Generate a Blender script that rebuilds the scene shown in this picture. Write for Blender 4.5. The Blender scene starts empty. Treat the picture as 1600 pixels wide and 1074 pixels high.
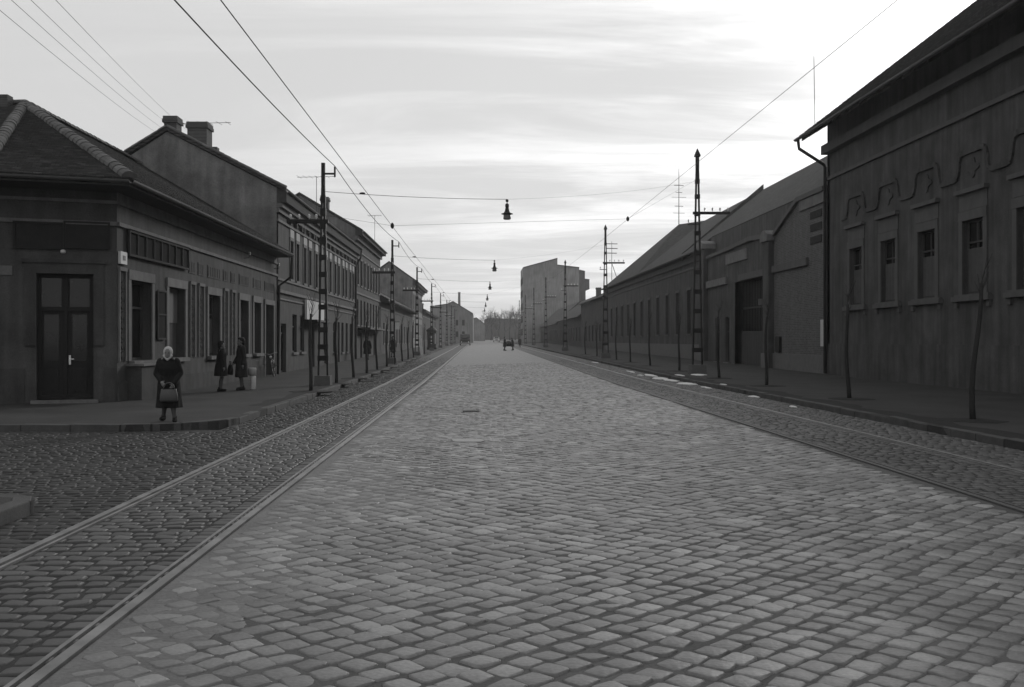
import bpy, bmesh, math, random
import numpy as np
from mathutils import Vector, Matrix
random.seed(7); RNG = np.random.default_rng(11)
scene = bpy.context.scene
COL = scene.collection
R = math.radians
# ------------------------------------------------------------------ camera
FPX, VX, HY, EYE = 1556.0, 748.0, 532.0, 1.70      # photo pixels: focal length, vanishing point, eye height
cam = bpy.data.cameras.new('camera'); cam_o = bpy.data.objects.new('camera', cam); COL.objects.link(cam_o)
cam_o.location = (0, 0, EYE); cam_o.rotation_euler = (R(90), 0, 0)
cam.sensor_width = 36; cam.lens = 36*FPX/1600
cam.shift_x = (800-VX)/1600; cam.shift_y = (HY-537)/1600
cam.clip_start = .05; cam.clip_end = 6000
scene.camera = cam_o
# ------------------------------------------------------------------ sky, sun, exposure
SUN_AZ, SUN_EL = R(27), R(17)
SUN = Vector((math.sin(SUN_AZ)*math.cos(SUN_EL), math.cos(SUN_AZ)*math.cos(SUN_EL), math.sin(SUN_EL)))
world = bpy.data.worlds.new('World'); scene.world = world; world.use_nodes = True
nt = world.node_tree; nt.nodes.clear()
def N(t, **k):
    n = nt.nodes.new(t)
    for a, b in k.items():
        if hasattr(n, a): setattr(n, a, b)
    return n
def L(a, b): nt.links.new(a, b)
def M(op, a, b=None, clamp=False):
    n = N('ShaderNodeMath', operation=op); n.use_clamp = clamp
    for i, s in enumerate((a, b)):
        if s is None: continue
        if isinstance(s, (int, float)): n.inputs[i].default_value = s
        else: L(s, n.inputs[i])
    return n.outputs[0]
sky = N('ShaderNodeTexSky', sky_type='NISHITA', sun_disc=False)
sky.sun_elevation = SUN_EL; sky.sun_rotation = SUN_AZ; sky.dust_density = 4; sky.air_density = 1.5
bw = N('ShaderNodeRGBToBW'); L(sky.outputs[0], bw.inputs[0])
tc = N('ShaderNodeTexCoord')
sep = N('ShaderNodeSeparateXYZ'); L(tc.outputs['Generated'], sep.inputs[0])
up = M('ADD', M('MAXIMUM', sep.outputs[2], 0.0), 0.10)
cx = M('DIVIDE', sep.outputs[0], up); cy = M('DIVIDE', sep.outputs[1], up)
comb = N('ShaderNodeCombineXYZ'); L(cx, comb.inputs[0]); L(cy, comb.inputs[1])
mp = N('ShaderNodeMapping'); L(comb.outputs[0], mp.inputs[0])
mp.inputs['Rotation'].default_value = (0, 0, R(-14)); mp.inputs['Scale'].default_value = (.26, .70, 1); mp.inputs['Location'].default_value = (2.1, .55, 0)
n1 = N('ShaderNodeTexNoise'); L(mp.outputs[0], n1.inputs['Vector'])
n1.inputs['Scale'].default_value = 1.9; n1.inputs['Detail'].default_value = 8; n1.inputs['Roughness'].default_value = .62; n1.inputs['Distortion'].default_value = .6
mr = N('ShaderNodeMapRange', interpolation_type='SMOOTHSTEP'); L(n1.outputs[0], mr.inputs[0]); mr.inputs[1].default_value = .42; mr.inputs[2].default_value = .66
n2 = N('ShaderNodeTexNoise'); L(mp.outputs[0], n2.inputs['Vector']); n2.inputs['Scale'].default_value = 6.5; n2.inputs['Detail'].default_value = 6; n2.inputs['Roughness'].default_value = .65; n2.inputs['Distortion'].default_value = 1.2
cloud = M('MULTIPLY', mr.outputs[0], M('ADD', .35, M('MULTIPLY', n2.outputs[0], 1.3)))
dv = N('ShaderNodeVectorMath', operation='DOT_PRODUCT'); L(tc.outputs['Generated'], dv.inputs[0]); dv.inputs[1].default_value = SUN
sd = M('MAXIMUM', dv.outputs['Value'], 0.0)
aur = M('ADD', M('MULTIPLY', M('POWER', sd, 16), .03), M('MULTIPLY', M('POWER', sd, 120), 1.0))
# thin high veil: its light falls off gently away from the sun; cirrus streaks scatter more of it
veil = M('ADD', M('ADD', .635, M('MULTIPLY', sd, .01)), aur)
cl = M('MULTIPLY', cloud, M('ADD', .02, M('MULTIPLY', M('POWER', sd, 8), .55)))
tot = M('ADD', M('ADD', veil, cl), M('MULTIPLY', M('MINIMUM', bw.outputs[0], 12.0), .006))
bg = N('ShaderNodeBackground'); L(tot, bg.inputs[0]); bg.inputs[1].default_value = 1.0
wo = N('ShaderNodeOutputWorld'); L(bg.outputs[0], wo.inputs[0])
sun = bpy.data.lights.new('sun', 'SUN'); sun.energy = 1.4; sun.angle = R(10); sun.color = (1, .99, .98)
sun_o = bpy.data.objects.new('sun', sun); COL.objects.link(sun_o)
sun_o.rotation_euler = (-SUN).to_track_quat('-Z', 'Y').to_euler()
vs = scene.view_settings; vs.view_transform = 'Standard'; vs.look = 'None'; vs.exposure = 0; vs.gamma = 1; vs.use_curve_mapping = False
# ------------------------------------------------------------------ materials
MAT = {}
def mat(name, base, rough=.8, var=.25, scale=3.0, bump=.15, bscale=40, fine=.12, metal=0, island=0, spec=.18, streak=0, kind=None, **kw):
    m = bpy.data.materials.new(name); m.use_nodes = True; t = m.node_tree; t.nodes.clear()
    def n(ty, **k):
        x = t.nodes.new(ty)
        for a, b in k.items(): setattr(x, a, b)
        return x
    def l(a, b): t.links.new(a, b)
    def mm(op, a, b):
        x = n('ShaderNodeMath', operation=op)
        for i, s in enumerate((a, b)):
            if isinstance(s, (int, float)): x.inputs[i].default_value = s
            else: l(s, x.inputs[i])
        return x.outputs[0]
    out = n('ShaderNodeOutputMaterial'); p = n('ShaderNodeBsdfPrincipled'); l(p.outputs[0], out.inputs[0])
    geo = n('ShaderNodeNewGeometry'); pos = geo.outputs['Position']
    a = n('ShaderNodeTexNoise'); l(pos, a.inputs['Vector']); a.inputs['Scale'].default_value = scale; a.inputs['Detail'].default_value = 6; a.inputs['Roughness'].default_value = .6
    b = n('ShaderNodeTexNoise'); l(pos, b.inputs['Vector']); b.inputs['Scale'].default_value = bscale; b.inputs['Detail'].default_value = 4
    v = mm('ADD', 1-var*.5*2, mm('MULTIPLY', a.outputs[0], var*2))
    v = mm('MULTIPLY', v, mm('ADD', 1-fine, mm('MULTIPLY', b.outputs[0], fine*2)))
    if streak:
        mpg = n('ShaderNodeMapping'); l(pos, mpg.inputs[0]); mpg.inputs['Scale'].default_value = (2.2, 2.2, .22)
        c = n('ShaderNodeTexNoise'); l(mpg.outputs[0], c.inputs['Vector']); c.inputs['Scale'].default_value = 1.6; c.inputs['Detail'].default_value = 5
        v = mm('MULTIPLY', v, mm('ADD', 1-streak, mm('MULTIPLY', c.outputs[0], streak*2)))
    if island:
        oi = n('ShaderNodeObjectInfo')
        r = mm('FRACT', mm('ADD', geo.outputs['Random Per Island'], oi.outputs['Random']), 0)
        v = mm('MULTIPLY', v, mm('ADD', 1-island*.55, mm('MULTIPLY', mm('POWER', r, 3.0), island*2.2)))
    hgt = b.outputs[0]
    if kind == 'brick':
        bt = n('ShaderNodeTexBrick'); sx = n('ShaderNodeSeparateXYZ'); l(pos, sx.inputs[0])
        cb = n('ShaderNodeCombineXYZ'); l(sx.outputs[1], cb.inputs[0]); l(sx.outputs[2], cb.inputs[1]); l(cb.outputs[0], bt.inputs['Vector'])
        bt.inputs['Scale'].default_value = 1; bt.inputs['Brick Width'].default_value = .27; bt.inputs['Row Height'].default_value = .085; bt.inputs['Mortar Size'].default_value = .012
        bt.inputs['Color1'].default_value = (.75,)*3+(1,); bt.inputs['Color2'].default_value = (1.1,)*3+(1,); bt.inputs['Mortar'].default_value = (1.35,)*3+(1,)
        q = n('ShaderNodeRGBToBW'); l(bt.outputs[0], q.inputs[0]); v = mm('MULTIPLY', v, q.outputs[0])
        hgt = mm('SUBTRACT', b.outputs[0], mm('MULTIPLY', bt.outputs['Fac'], 1.2))
    if kind == 'tile':
        wv = n('ShaderNodeTexBrick'); sx = n('ShaderNodeSeparateXYZ'); l(pos, sx.inputs[0])
        cb = n('ShaderNodeCombineXYZ'); l(sx.outputs[1], cb.inputs[0]); l(sx.outputs[2], cb.inputs[1]); l(cb.outputs[0], wv.inputs['Vector'])
        wv.inputs['Scale'].default_value = 1; wv.inputs['Brick Width'].default_value = .22; wv.inputs['Row Height'].default_value = .14; wv.inputs['Mortar Size'].default_value = .02
        wv.inputs['Color1'].default_value = (.7,)*3+(1,); wv.inputs['Color2'].default_value = (1.2,)*3+(1,); wv.inputs['Mortar'].default_value = (.4,)*3+(1,)
        q = n('ShaderNodeRGBToBW'); l(wv.outputs[0], q.inputs[0]); v = mm('MULTIPLY', v, q.outputs[0])
    if kind == 'setts':
        vo = n('ShaderNodeTexVoronoi', feature='DISTANCE_TO_EDGE'); l(pos, vo.inputs['Vector']); vo.inputs['Scale'].default_value = 5.2
        e = n('ShaderNodeMapRange'); l(vo.outputs[0], e.inputs[0]); e.inputs[1].default_value = 0; e.inputs[2].default_value = .12; e.inputs[3].default_value = .45; e.inputs[4].default_value = 1.05
        v2 = n('ShaderNodeTexVoronoi'); l(pos, v2.inputs['Vector']); v2.inputs['Scale'].default_value = 5.2
        q = n('ShaderNodeRGBToBW'); l(v2.outputs['Color'], q.inputs[0])
        v = mm('MULTIPLY', mm('MULTIPLY', v, e.outputs[0]), mm('ADD', .7, mm('MULTIPLY', q.outputs[0], .6)))
        hgt = mm('ADD', mm('MULTIPLY', b.outputs[0], .3), e.outputs[0])
    col = n('ShaderNodeCombineColor'); vv = mm('MULTIPLY', v, base)
    for i in range(3): l(vv, col.inputs[i])
    l(col.outputs[0], p.inputs['Base Color'])
    p.inputs['Metallic'].default_value = metal; p.inputs['Specular IOR Level'].default_value = spec
    rr = mm('ADD', rough-.08, mm('MULTIPLY', a.outputs[0], .16)); l(rr, p.inputs['Roughness'])
    if bump:
        bp = n('ShaderNodeBump'); bp.inputs['Strength'].default_value = bump; bp.inputs['Distance'].default_value = kw.get('bdist', .02); l(hgt, bp.inputs['Height']); l(bp.outputs[0], p.inputs['Normal'])
    MAT[name] = m
    return m
for a in (
    ('plaster_dark', .05, .9, dict(streak=.6, var=.7, scale=1.4, fine=.3, bscale=25, bump=.4)), ('plaster', .062, .9, dict(streak=.6, var=.6, scale=1.4, fine=.3, bscale=25, bump=.4)),
    ('plaster_pale', .20, .9, dict(streak=.3, var=.25, scale=1.5)), ('plaster_right', .062, .9, dict(streak=.65, var=.8, scale=.9, fine=.3, bscale=22, bump=.45)),
    ('trim', .13, .85, dict(var=.5, scale=2.5, streak=.4, fine=.25, bscale=25)), ('trim_right', .085, .85, dict(var=.3, scale=2, streak=.2)), ('panel_pale', .34, .8, dict(var=.2)),
    ('stone', .12, .85, dict(var=.35, scale=4)), ('concrete', .10, .9, dict(var=.3, scale=6)), ('kerb_stone', .065, .8, dict(var=.7, scale=3, fine=.3)),
    ('brick_wall', .095, .9, dict(kind='brick', bump=.4, streak=.25)), ('chimney_brick', .07, .9, dict(kind='brick', bump=.4)),
    ('roof_tile', .055, .85, dict(var=.4, scale=2.5, island=.3, bump=.1)), ('roof_far', .06, .9, dict(kind='tile', var=.6, scale=.8)),
    ('ridge_tile', .09, .85, dict(var=.4, scale=6, island=.2)),
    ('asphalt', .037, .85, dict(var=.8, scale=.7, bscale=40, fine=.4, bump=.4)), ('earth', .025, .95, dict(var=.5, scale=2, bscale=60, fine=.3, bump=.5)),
    ('joint_dark', .04, .9, dict(var=.6, scale=1.5, bscale=70, fine=.3, bump=.4)), ('sand', .125, .8, dict(spec=.4, var=.8, scale=.9, bscale=30, fine=.4, bump=.5)), ('joint', .088, .85, dict(var=1.0, scale=.55, bscale=70, fine=.3, bump=.4)), ('sett', .152, .48, dict(spec=.5, var=.9, scale=.7, bscale=38, fine=.42, bump=.4, island=.36, bdist=.012)),
    ('sett_side', .036, .6, dict(var=.4, scale=1.0, bscale=55, fine=.22, bump=.2, island=.2, bdist=.01)), ('sett_track', .058, .55, dict(spec=.4, var=.35, scale=1.3, bscale=55, fine=.22, bump=.2, island=.25, bdist=.01)),
    ('setts_far', .124, .52, dict(spec=.5, kind='setts', var=.8, scale=1.3, fine=.5, bscale=6, bump=.5, bdist=.015)), ('setts_track_far', .06, .6, dict(kind='setts', var=.3, scale=.5, bump=.5, bdist=.015)),
    ('rail_dull', .10, .55, dict(metal=.5, var=.3, scale=9, bump=.08, bscale=120)), ('rail_steel', .22, .48, dict(metal=.7, var=.8, scale=3, bump=.08, bscale=120)), ('slush', .62, .8, dict(var=.3, scale=9, bump=.5)),
    ('iron', .014, .6, dict(var=.4, scale=6, bump=.1)), ('zinc', .10, .55, dict(var=.3, scale=4, metal=.3)), ('wood_dark', .014, .55, dict(var=.4, scale=5)),
    ('wood_frame', .055, .9, dict(var=.4, scale=6, spec=.08)), ('blind', .11, .8, dict(var=.25, scale=8)), ('curtain', .07, .9, dict(var=.4, scale=3)),
    ('inlay', .04, .95, dict(spec=.05, var=.6, scale=9)), ('sign_pale', .55, .7, dict(var=.2, scale=5)), ('sign_dark', .03, .95, dict(var=.4, scale=5, spec=.03)), ('poster', .42, .8, dict(var=.35, scale=9)),
    ('bark', .03, .9, dict(var=.4, scale=14, bump=.5)), ('twig', .035, .9, dict(bump=0)), ('porcelain', .5, .3, {}), ('lamp_glass', .16, .35, {}),
    ('cloth_black', .011, .9, dict(var=.5, scale=9)), ('cloth_dark', .02, .9, dict(var=.5, scale=9)), ('cloth_grey', .06, .9, dict(var=.5, scale=9)), ('scarf', .36, .8, dict(var=.15)), ('skin', .15, .6, dict(var=.15)),
    ('hair', .012, .7, dict(var=.4, scale=30)), ('leather', .015, .9, dict(spec=.05)), ('leather_grey', .07, .5, dict(var=.4)), ('stocking', .07, .8, {}),
    ('chrome', .6, .25, dict(metal=1, bump=0)), ('rubber', .015, .7, {}), ('paint_pale', .5, .35, dict(bump=0)), ('paint_dark', .02, .4, dict(bump=0)), ('headlight', .7, .2, dict(bump=0)),
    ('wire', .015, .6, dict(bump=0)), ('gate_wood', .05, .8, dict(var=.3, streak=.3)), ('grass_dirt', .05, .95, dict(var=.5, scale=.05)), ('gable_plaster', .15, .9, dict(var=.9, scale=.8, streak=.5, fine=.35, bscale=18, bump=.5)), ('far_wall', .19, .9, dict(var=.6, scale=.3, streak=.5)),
): mat(a[0], a[1], a[2], **a[3])
def glass(name, base, rough):
    m = mat(name, base, rough, bump=.03, bscale=1.5, var=.3, fine=0, spec=.4); return m
glass('pane_glass', .012, .12)
# ------------------------------------------------------------------ helpers
LOC = {}
def loc_of(o): return LOC.get(o.name, Vector((0, 0, 0)))
class MB:
    def __init__(s): s.v = []; s.f = []
    def add(s, vs_, fs):
        k = len(s.v); s.v += [tuple(p) for p in vs_]; s.f += [tuple(i+k for i in q) for q in fs]; return s
    def hexa(s, p):      # 8 corners: bottom 0-3, top 4-7
        return s.add(p, [(3, 2, 1, 0), (4, 5, 6, 7), (0, 1, 5, 4), (1, 2, 6, 5), (2, 3, 7, 6), (3, 0, 4, 7)])
    def box(s, x0, x1, y0, y1, z0, z1):
        return s.hexa([(x0, y0, z0), (x1, y0, z0), (x1, y1, z0), (x0, y1, z0), (x0, y0, z1), (x1, y0, z1), (x1, y1, z1), (x0, y1, z1)])
    def tube(s, pts, r, n=6, r1=None, cap=True):
        pts = [Vector(p) for p in pts]; k = len(pts); rings = []
        for i, p in enumerate(pts):
            d = (pts[min(i+1, k-1)]-pts[max(i-1, 0)])
            d = d.normalized() if d.length > 1e-9 else Vector((0, 0, 1))
            a = d.cross(Vector((0, 0, 1)) if abs(d.z) < .9 else Vector((1, 0, 0))).normalized(); b = d.cross(a)
            rr = r if r1 is None else r+(r1-r)*i/max(1, k-1)
            rings.append([p+(a*math.cos(2*math.pi*j/n)+b*math.sin(2*math.pi*j/n))*rr for j in range(n)])
        V = [q for g in rings for q in g]
        Fc = [(i*n+j, i*n+(j+1) % n, (i+1)*n+(j+1) % n, (i+1)*n+j) for i in range(k-1) for j in range(n)]
        if cap: Fc += [tuple(range(n))[::-1], tuple((k-1)*n+j for j in range(n))]
        return s.add(V, Fc)
    def lathe(s, prof, c=(0, 0, 0), n=14):
        V = []; k = len(prof)
        for r, z in prof:
            V += [(c[0]+r*math.cos(2*math.pi*j/n), c[1]+r*math.sin(2*math.pi*j/n), c[2]+z) for j in range(n)]
        Fc = [(i*n+j, i*n+(j+1) % n, (i+1)*n+(j+1) % n, (i+1)*n+j) for i in range(k-1) for j in range(n)]
        Fc += [tuple(range(n))[::-1], tuple((k-1)*n+j for j in range(n))]
        return s.add(V, Fc)
    def ellipsoid(s, c, r, n=12, m=8):
        V = [(c[0], c[1], c[2]-r[2])]
        for i in range(1, m):
            a = math.pi*i/m-math.pi/2
            V += [(c[0]+r[0]*math.cos(a)*math.cos(2*math.pi*j/n), c[1]+r[1]*math.cos(a)*math.sin(2*math.pi*j/n), c[2]+r[2]*math.sin(a)) for j in range(n)]
        V.append((c[0], c[1], c[2]+r[2])); t = len(V)-1
        Fc = [(0, 1+(j+1) % n, 1+j) for j in range(n)] + [(t, t-n+j, t-n+(j+1) % n) for j in range(n)]
        Fc += [(1+i*n+j, 1+i*n+(j+1) % n, 1+(i+1)*n+(j+1) % n, 1+(i+1)*n+j) for i in range(m-2) for j in range(n)]
        return s.add(V, Fc)
    def capsule(s, p, q, r1, r2, n=10):
        p = Vector(p); q = Vector(q); d = (q-p).normalized()
        P = [p-d*r1*.95, p-d*r1*.7, p, q, q+d*r2*.7, q+d*r2*.95]; rr = [r1*.3, r1*.72, r1, r2, r2*.72, r2*.3]
        a = d.cross(Vector((0, 0, 1)) if abs(d.z) < .9 else Vector((1, 0, 0))).normalized(); b = d.cross(a)
        V = [P[i]+(a*math.cos(2*math.pi*j/n)+b*math.sin(2*math.pi*j/n))*rr[i] for i in range(6) for j in range(n)]
        Fc = [(i*n+j, i*n+(j+1) % n, (i+1)*n+(j+1) % n, (i+1)*n+j) for i in range(5) for j in range(n)]
        Fc += [tuple(range(n))[::-1], tuple(5*n+j for j in range(n))]
        return s.add(V, Fc)
    def rings(s, R_):    # loft of closed rings, capped
        n = len(R_[0]); V = [p for g in R_ for p in g]; k = len(R_)
        Fc = [(i*n+j, i*n+(j+1) % n, (i+1)*n+(j+1) % n, (i+1)*n+j) for i in range(k-1) for j in range(n)]
        Fc += [tuple(range(n))[::-1], tuple((k-1)*n+j for j in range(n))]
        return s.add(V, Fc)
    def prism(s, poly, off):   # planar polygon extruded by vector
        n = len(poly); off = Vector(off); V = [Vector(p) for p in poly]; V += [p+off for p in V]
        return s.add(V, [tuple(range(n))[::-1], tuple(range(n, 2*n))]+[(i, (i+1) % n, n+(i+1) % n, n+i) for i in range(n)])
    def build(s, name, m, parent=None, smooth=False, local=False):
        me = bpy.data.meshes.new(name)
        off = Vector((0, 0, 0)) if (parent is None or local) else loc_of(parent)
        me.from_pydata([(p[0]-off.x, p[1]-off.y, p[2]-off.z) for p in s.v], [], s.f)
        bm = bmesh.new(); bm.from_mesh(me); bmesh.ops.recalc_face_normals(bm, faces=bm.faces); bm.to_mesh(me); bm.free()
        me.materials.append(MAT[m])
        if smooth:
            for q in me.polygons: q.use_smooth = True
        o = bpy.data.objects.new(name, me); COL.objects.link(o)
        if parent is not None: o.parent = parent; LOC[o.name] = off.copy()
        return o
def tag(o, label, cat, group=None):
    o['label'] = label; o['category'] = cat
    if group: o['group'] = group
    return o
def thing(name, label, cat, loc=(0, 0, 0), group=None, rz=0):
    o = bpy.data.objects.new(name, None); COL.objects.link(o); o.location = loc; o.rotation_euler = (0, 0, rz); o.empty_display_size = .3
    LOC[o.name] = Vector(loc); return tag(o, label, cat, group)
def struct(o): o['kind'] = 'structure'; return o
def copy_tree(o, loc, label, parent=None, first=True):
    c = o.copy(); COL.objects.link(c)
    if first:
        c.location = loc; c['label'] = label; LOC[c.name] = Vector(loc)
    else: c.parent = parent
    for ch in [x for x in o.children]: copy_tree(ch, None, None, c, False)
    return c
def gz(d): return .005*max(0.0, min(d, 480)-40)      # the street climbs slightly in the distance
class Frame:
    """facade frame: u along the wall, z up, w out of the wall"""
    def __init__(s, O, U, Nn): s.O = Vector(O); s.U = Vector(U).normalized(); s.N = Vector(Nn).normalized()
    def P(s, u, z, w=0): return s.O+s.U*u+s.N*w+Vector((0, 0, z))
    def box(s, mb, u0, u1, z0, z1, w0, w1):
        return mb.hexa([s.P(u0, z0, w0), s.P(u1, z0, w0), s.P(u1, z0, w1), s.P(u0, z0, w1), s.P(u0, z1, w0), s.P(u1, z1, w0), s.P(u1, z1, w1), s.P(u0, z1, w1)])
    def px(s, x, y):     # photo pixel -> (u, z) on this wall
        k = (x-VX)/FPX                    # X = k*D
        den = s.U.x-k*s.U.y
        u = (k*s.O.y-s.O.x)/den; D = s.O.y+s.U.y*u
        return u, EYE-(y-HY)*D/FPX
def wall(F, u0, u1, z0, z1, ops, depth, m, parent, name='wall', zt=None):
    us = sorted({u0, u1, *[min(max(o[0], u0), u1) for o in ops], *[min(max(o[1], u0), u1) for o in ops]}); zs = sorted({z0, z1, *[o[2] for o in ops], *[o[3] for o in ops]})
    mb = MB()
    for i in range(len(us)-1):
        for j in range(len(zs)-1):
            cu, cz = (us[i]+us[i+1])/2, (zs[j]+zs[j+1])/2
            if any(o[0] < cu < o[1] and o[2] < cz < o[3] for o in ops): continue
            mb.add([F.P(us[i], zs[j]), F.P(us[i+1], zs[j]), F.P(us[i+1], zs[j+1]), F.P(us[i], zs[j+1])], [(0, 1, 2, 3)])
    for a, b, c, d in [o[:4] for o in ops]:
        for q in (((a, c), (b, c)), ((b, c), (b, d)), ((b, d), (a, d)), ((a, d), (a, c))):
            (p0, p1), (p2, p3) = q
            mb.add([F.P(p0, p1), F.P(p2, p3), F.P(p2, p3, -depth), F.P(p0, p1, -depth)], [(0, 1, 2, 3)])
    return mb.build(name, m, parent)
def bars(F, mb, u0, u1, z0, z1, w, t, nu, zb, dw=.05):
    F.box(mb, u0, u0+t, z0, z1, w, w+dw); F.box(mb, u1-t, u1, z0, z1, w, w+dw)
    F.box(mb, u0+t, u1-t, z0, z0+t, w, w+dw); F.box(mb, u0+t, u1-t, z1-t, z1, w, w+dw)
    for k in range(1, nu):
        c = u0+(u1-u0)*k/nu; F.box(mb, c-t*.45, c+t*.45, z0+t, z1-t, w+.002, w+dw-.004)
    for z in zb: F.box(mb, u0+t, u1-t, z-t*.45, z+t*.45, w+.004, w+dw-.002)
def window(F, parent, op, depth=.2, frame='wood_frame', nu=2, zb=None, sill=.12, sillm='trim', surround=0, surm='trim', near=True, blind=0, curtain=False, t=.07):
    u0, u1, z0, z1 = op[:4]; h = z1-z0
    zb = [z0+h*.68] if zb is None else zb
    mb = MB(); bars(F, mb, u0+.003, u1-.003, z0+.003, z1-.003, -depth+.03, t, nu, zb); w = mb.build('window', frame, parent)
    if near:
        us = [u0+(u1-u0)*k/nu for k in range(nu+1)]; zs = [z0]+zb+[z1]
        for i in range(nu):
            for j in range(len(zs)-1):
                q = MB(); F.box(q, us[i]+.01, us[i+1]-.01, zs[j]+.01, zs[j+1]-.01, -depth-.005+.004*((i+j) % 2), -depth+.02); q.build('pane', 'pane_glass', w)
    else:
        q = MB(); F.box(q, u0+.01, u1-.01, z0+.01, z1-.01, -depth-.005, -depth+.02); q.build('pane', 'pane_glass', w)
    if blind:
        q = MB(); F.box(q, u0+.05, u1-.05, z1-h*blind, z1-.02, -depth+.09, -depth+.115); q.build('roller_blind', 'blind', w)
    if curtain:
        q = MB(); nseg = 14
        V = []; 
        for i in range(nseg+1):
            u = u0+.06+(u1-u0-.12)*i/nseg; ww = -depth+.085+.012*math.sin(i*2.1)
            V += [F.P(u, z0+.08, ww), F.P(u, z0+h*.62, ww)]
        q.add(V, [(2*i, 2*i+2, 2*i+3, 2*i+1) for i in range(nseg)]); q.build('net_curtain', 'curtain', w)
    if sill:
        q = MB(); F.box(q, u0-.1, u1+.1, z0-.12, z0-.005, -.03, sill); q.build('sill', sillm, w)
    if surround:
        q = MB(); s_ = surround
        F.box(q, u0-s_, u0, z0, z1, -.02, .045); F.box(q, u1, u1+s_, z0, z1, -.02, .045); F.box(q, u0-s_, u1+s_, z1, z1+s_*1.3, -.02, .06); q.build('surround', surm, w)
    return w
def door(F, parent, op, depth=.25, m='wood_dark', leaves=2, transom=.8, handle=True, surround=0, surm='trim'):
    u0, u1, z0, z1 = op[:4]; mb = MB(); w = -depth
    F.box(mb, u0, u1, z0, z1, w-.03, w)
    bars(F, mb, u0+.003, u1-.003, z0+.01, z1-.003, w, .09, leaves, [z0+(z1-z0)*transom] if transom else [], .06)
    d = mb.build('door', m, parent); lw = (u1-u0)/leaves
    for k in range(leaves):
        a = u0+lw*k+.16; b = u0+lw*(k+1)-.16; zt = z0+(z1-z0)*(transom or .97)
        q = MB(); F.box(q, a, b, z0+.2, z0+(zt-z0)*.34, w, w+.03); q.build('lower_panel', m, d)
        q = MB(); F.box(q, a, b, z0+(zt-z0)*.42, zt-.14, w, w+.012); q.build('pane', 'pane_glass', d)
        if transom:
            q = MB(); F.box(q, u0+lw*k+.1, u0+lw*(k+1)-.1, zt+.06, z1-.1, w, w+.012); q.build('transom_pane', 'pane_glass', d)
    if handle:
        q = MB(); c = (u0+u1)/2+.1 if leaves == 2 else u1-.15; hz = z0+1.0
        F.box(q, c-.025, c+.025, hz-.12, hz+.12, w+.055, w+.07); F.box(q, c-.012, c+.1, hz+.01, hz+.035, w+.07, w+.11); q.build('door_handle', 'chrome', d)
    if surround:
        q = MB(); s_ = surround
        F.box(q, u0-s_, u0, z0, z1, -.02, .05); F.box(q, u1, u1+s_, z0, z1, -.02, .05); F.box(q, u0-s_, u1+s_, z1, z1+s_*1.2, -.02, .065); q.build('surround', surm, d)
    return d
def tiles(poly, eave, m, parent, tw=.2, te=.165, name='roof_tiles', lift=.02):
    """overlapping plain tiles laid on a planar roof polygon; eave = (p,q) edge"""
    P0 = Vector(eave[0]); U = (Vector(eave[1])-P0).normalized(); pts = [Vector(p) for p in poly]
    nn = U.cross(max((p-P0 for p in pts), key=lambda d: (d-U*d.dot(U)).length)).normalized()
    if nn.z < 0: nn = -nn
    S = nn.cross(U).normalized()
    if S.z < 0: S = -S
    uv = [((p-P0).dot(U), (p-P0).dot(S)) for p in pts]
    def inside(x, y):
        c = False; j = len(uv)-1
        for i in range(len(uv)):
            if (uv[i][1] > y) != (uv[j][1] > y) and x < (uv[j][0]-uv[i][0])*(y-uv[i][1])/(uv[j][1]-uv[i][1])+uv[i][0]: c = not c
            j = i
        return c
    mb = MB(); us = [a for a, b in uv]; vs2 = [b for a, b in uv]; r = 0; y = -.04
    while y < max(vs2):
        x = min(us)+(tw/2 if r % 2 else 0)
        while x < max(us):
            if inside(x+tw/2, max(y+te*.5, .01)):
                j = random.uniform(-.012, .012); h = random.uniform(0, .008); g = .006
                def p(a, b, c): return P0+U*a+S*b+nn*(c+lift)
                mb.add([p(x+g, y+j, .035+h), p(x+tw-g, y+j, .035+h), p(x+tw-g, y+te+.03, .008), p(x+g, y+te+.03, .008), p(x+g, y+j, 0), p(x+tw-g, y+j, 0)], [(0, 1, 2, 3), (4, 5, 1, 0), (4, 0, 3), (5, 2, 1)])
            x += tw
        y += te; r += 1
    me = bpy.data.meshes.new(name); off = loc_of(parent)
    me.from_pydata([(p[0]-off.x, p[1]-off.y, p[2]-off.z) for p in mb.v], [], mb.f); me.materials.append(MAT[m])
    o = bpy.data.objects.new(name, me); COL.objects.link(o); o.parent = parent; LOC[o.name] = off.copy(); o['kind'] = 'stuff'
    return o
RIDGE = {}
def ridge_tiles(p, q, parent, r=.16, ln=.42, m='ridge_tile'):
    p = Vector(p); q = Vector(q); d = q-p; n = int(d.length/ln); key = (r, ln)
    if key not in RIDGE:
        me = bpy.data.meshes.new('ridge_tile'); k = 6; V = []; F_ = []
        for x, rr in ((-.03, r*1.06), (ln, r*.95)):
            V += [(x, math.cos(math.pi*j/k)*rr, math.sin(math.pi*j/k)*rr*.8) for j in range(k+1)]
        F_ = [(j, j+1, k+2+j, k+1+j) for j in range(k)]+[tuple(range(k+1))]
        me.from_pydata(V, [], F_); me.materials.append(MAT[m]); RIDGE[key] = me
    rot = d.to_track_quat('X', 'Z').to_euler()
    for i in range(n):
        o = bpy.data.objects.new('ridge_tile', RIDGE[key]); COL.objects.link(o); o.parent = parent
        o.location = p+d*(i/n)-loc_of(parent)+Vector((0, 0, random.uniform(-.01, .01))); o.rotation_euler = (rot.x, rot.y, rot.z+random.uniform(-.03, .03))
ORD = ['nearest', 'second', 'third', 'fourth', 'fifth', 'sixth', 'seventh', 'eighth', 'ninth', 'tenth', 'eleventh', 'twelfth', 'thirteenth', 'fourteenth']
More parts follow.
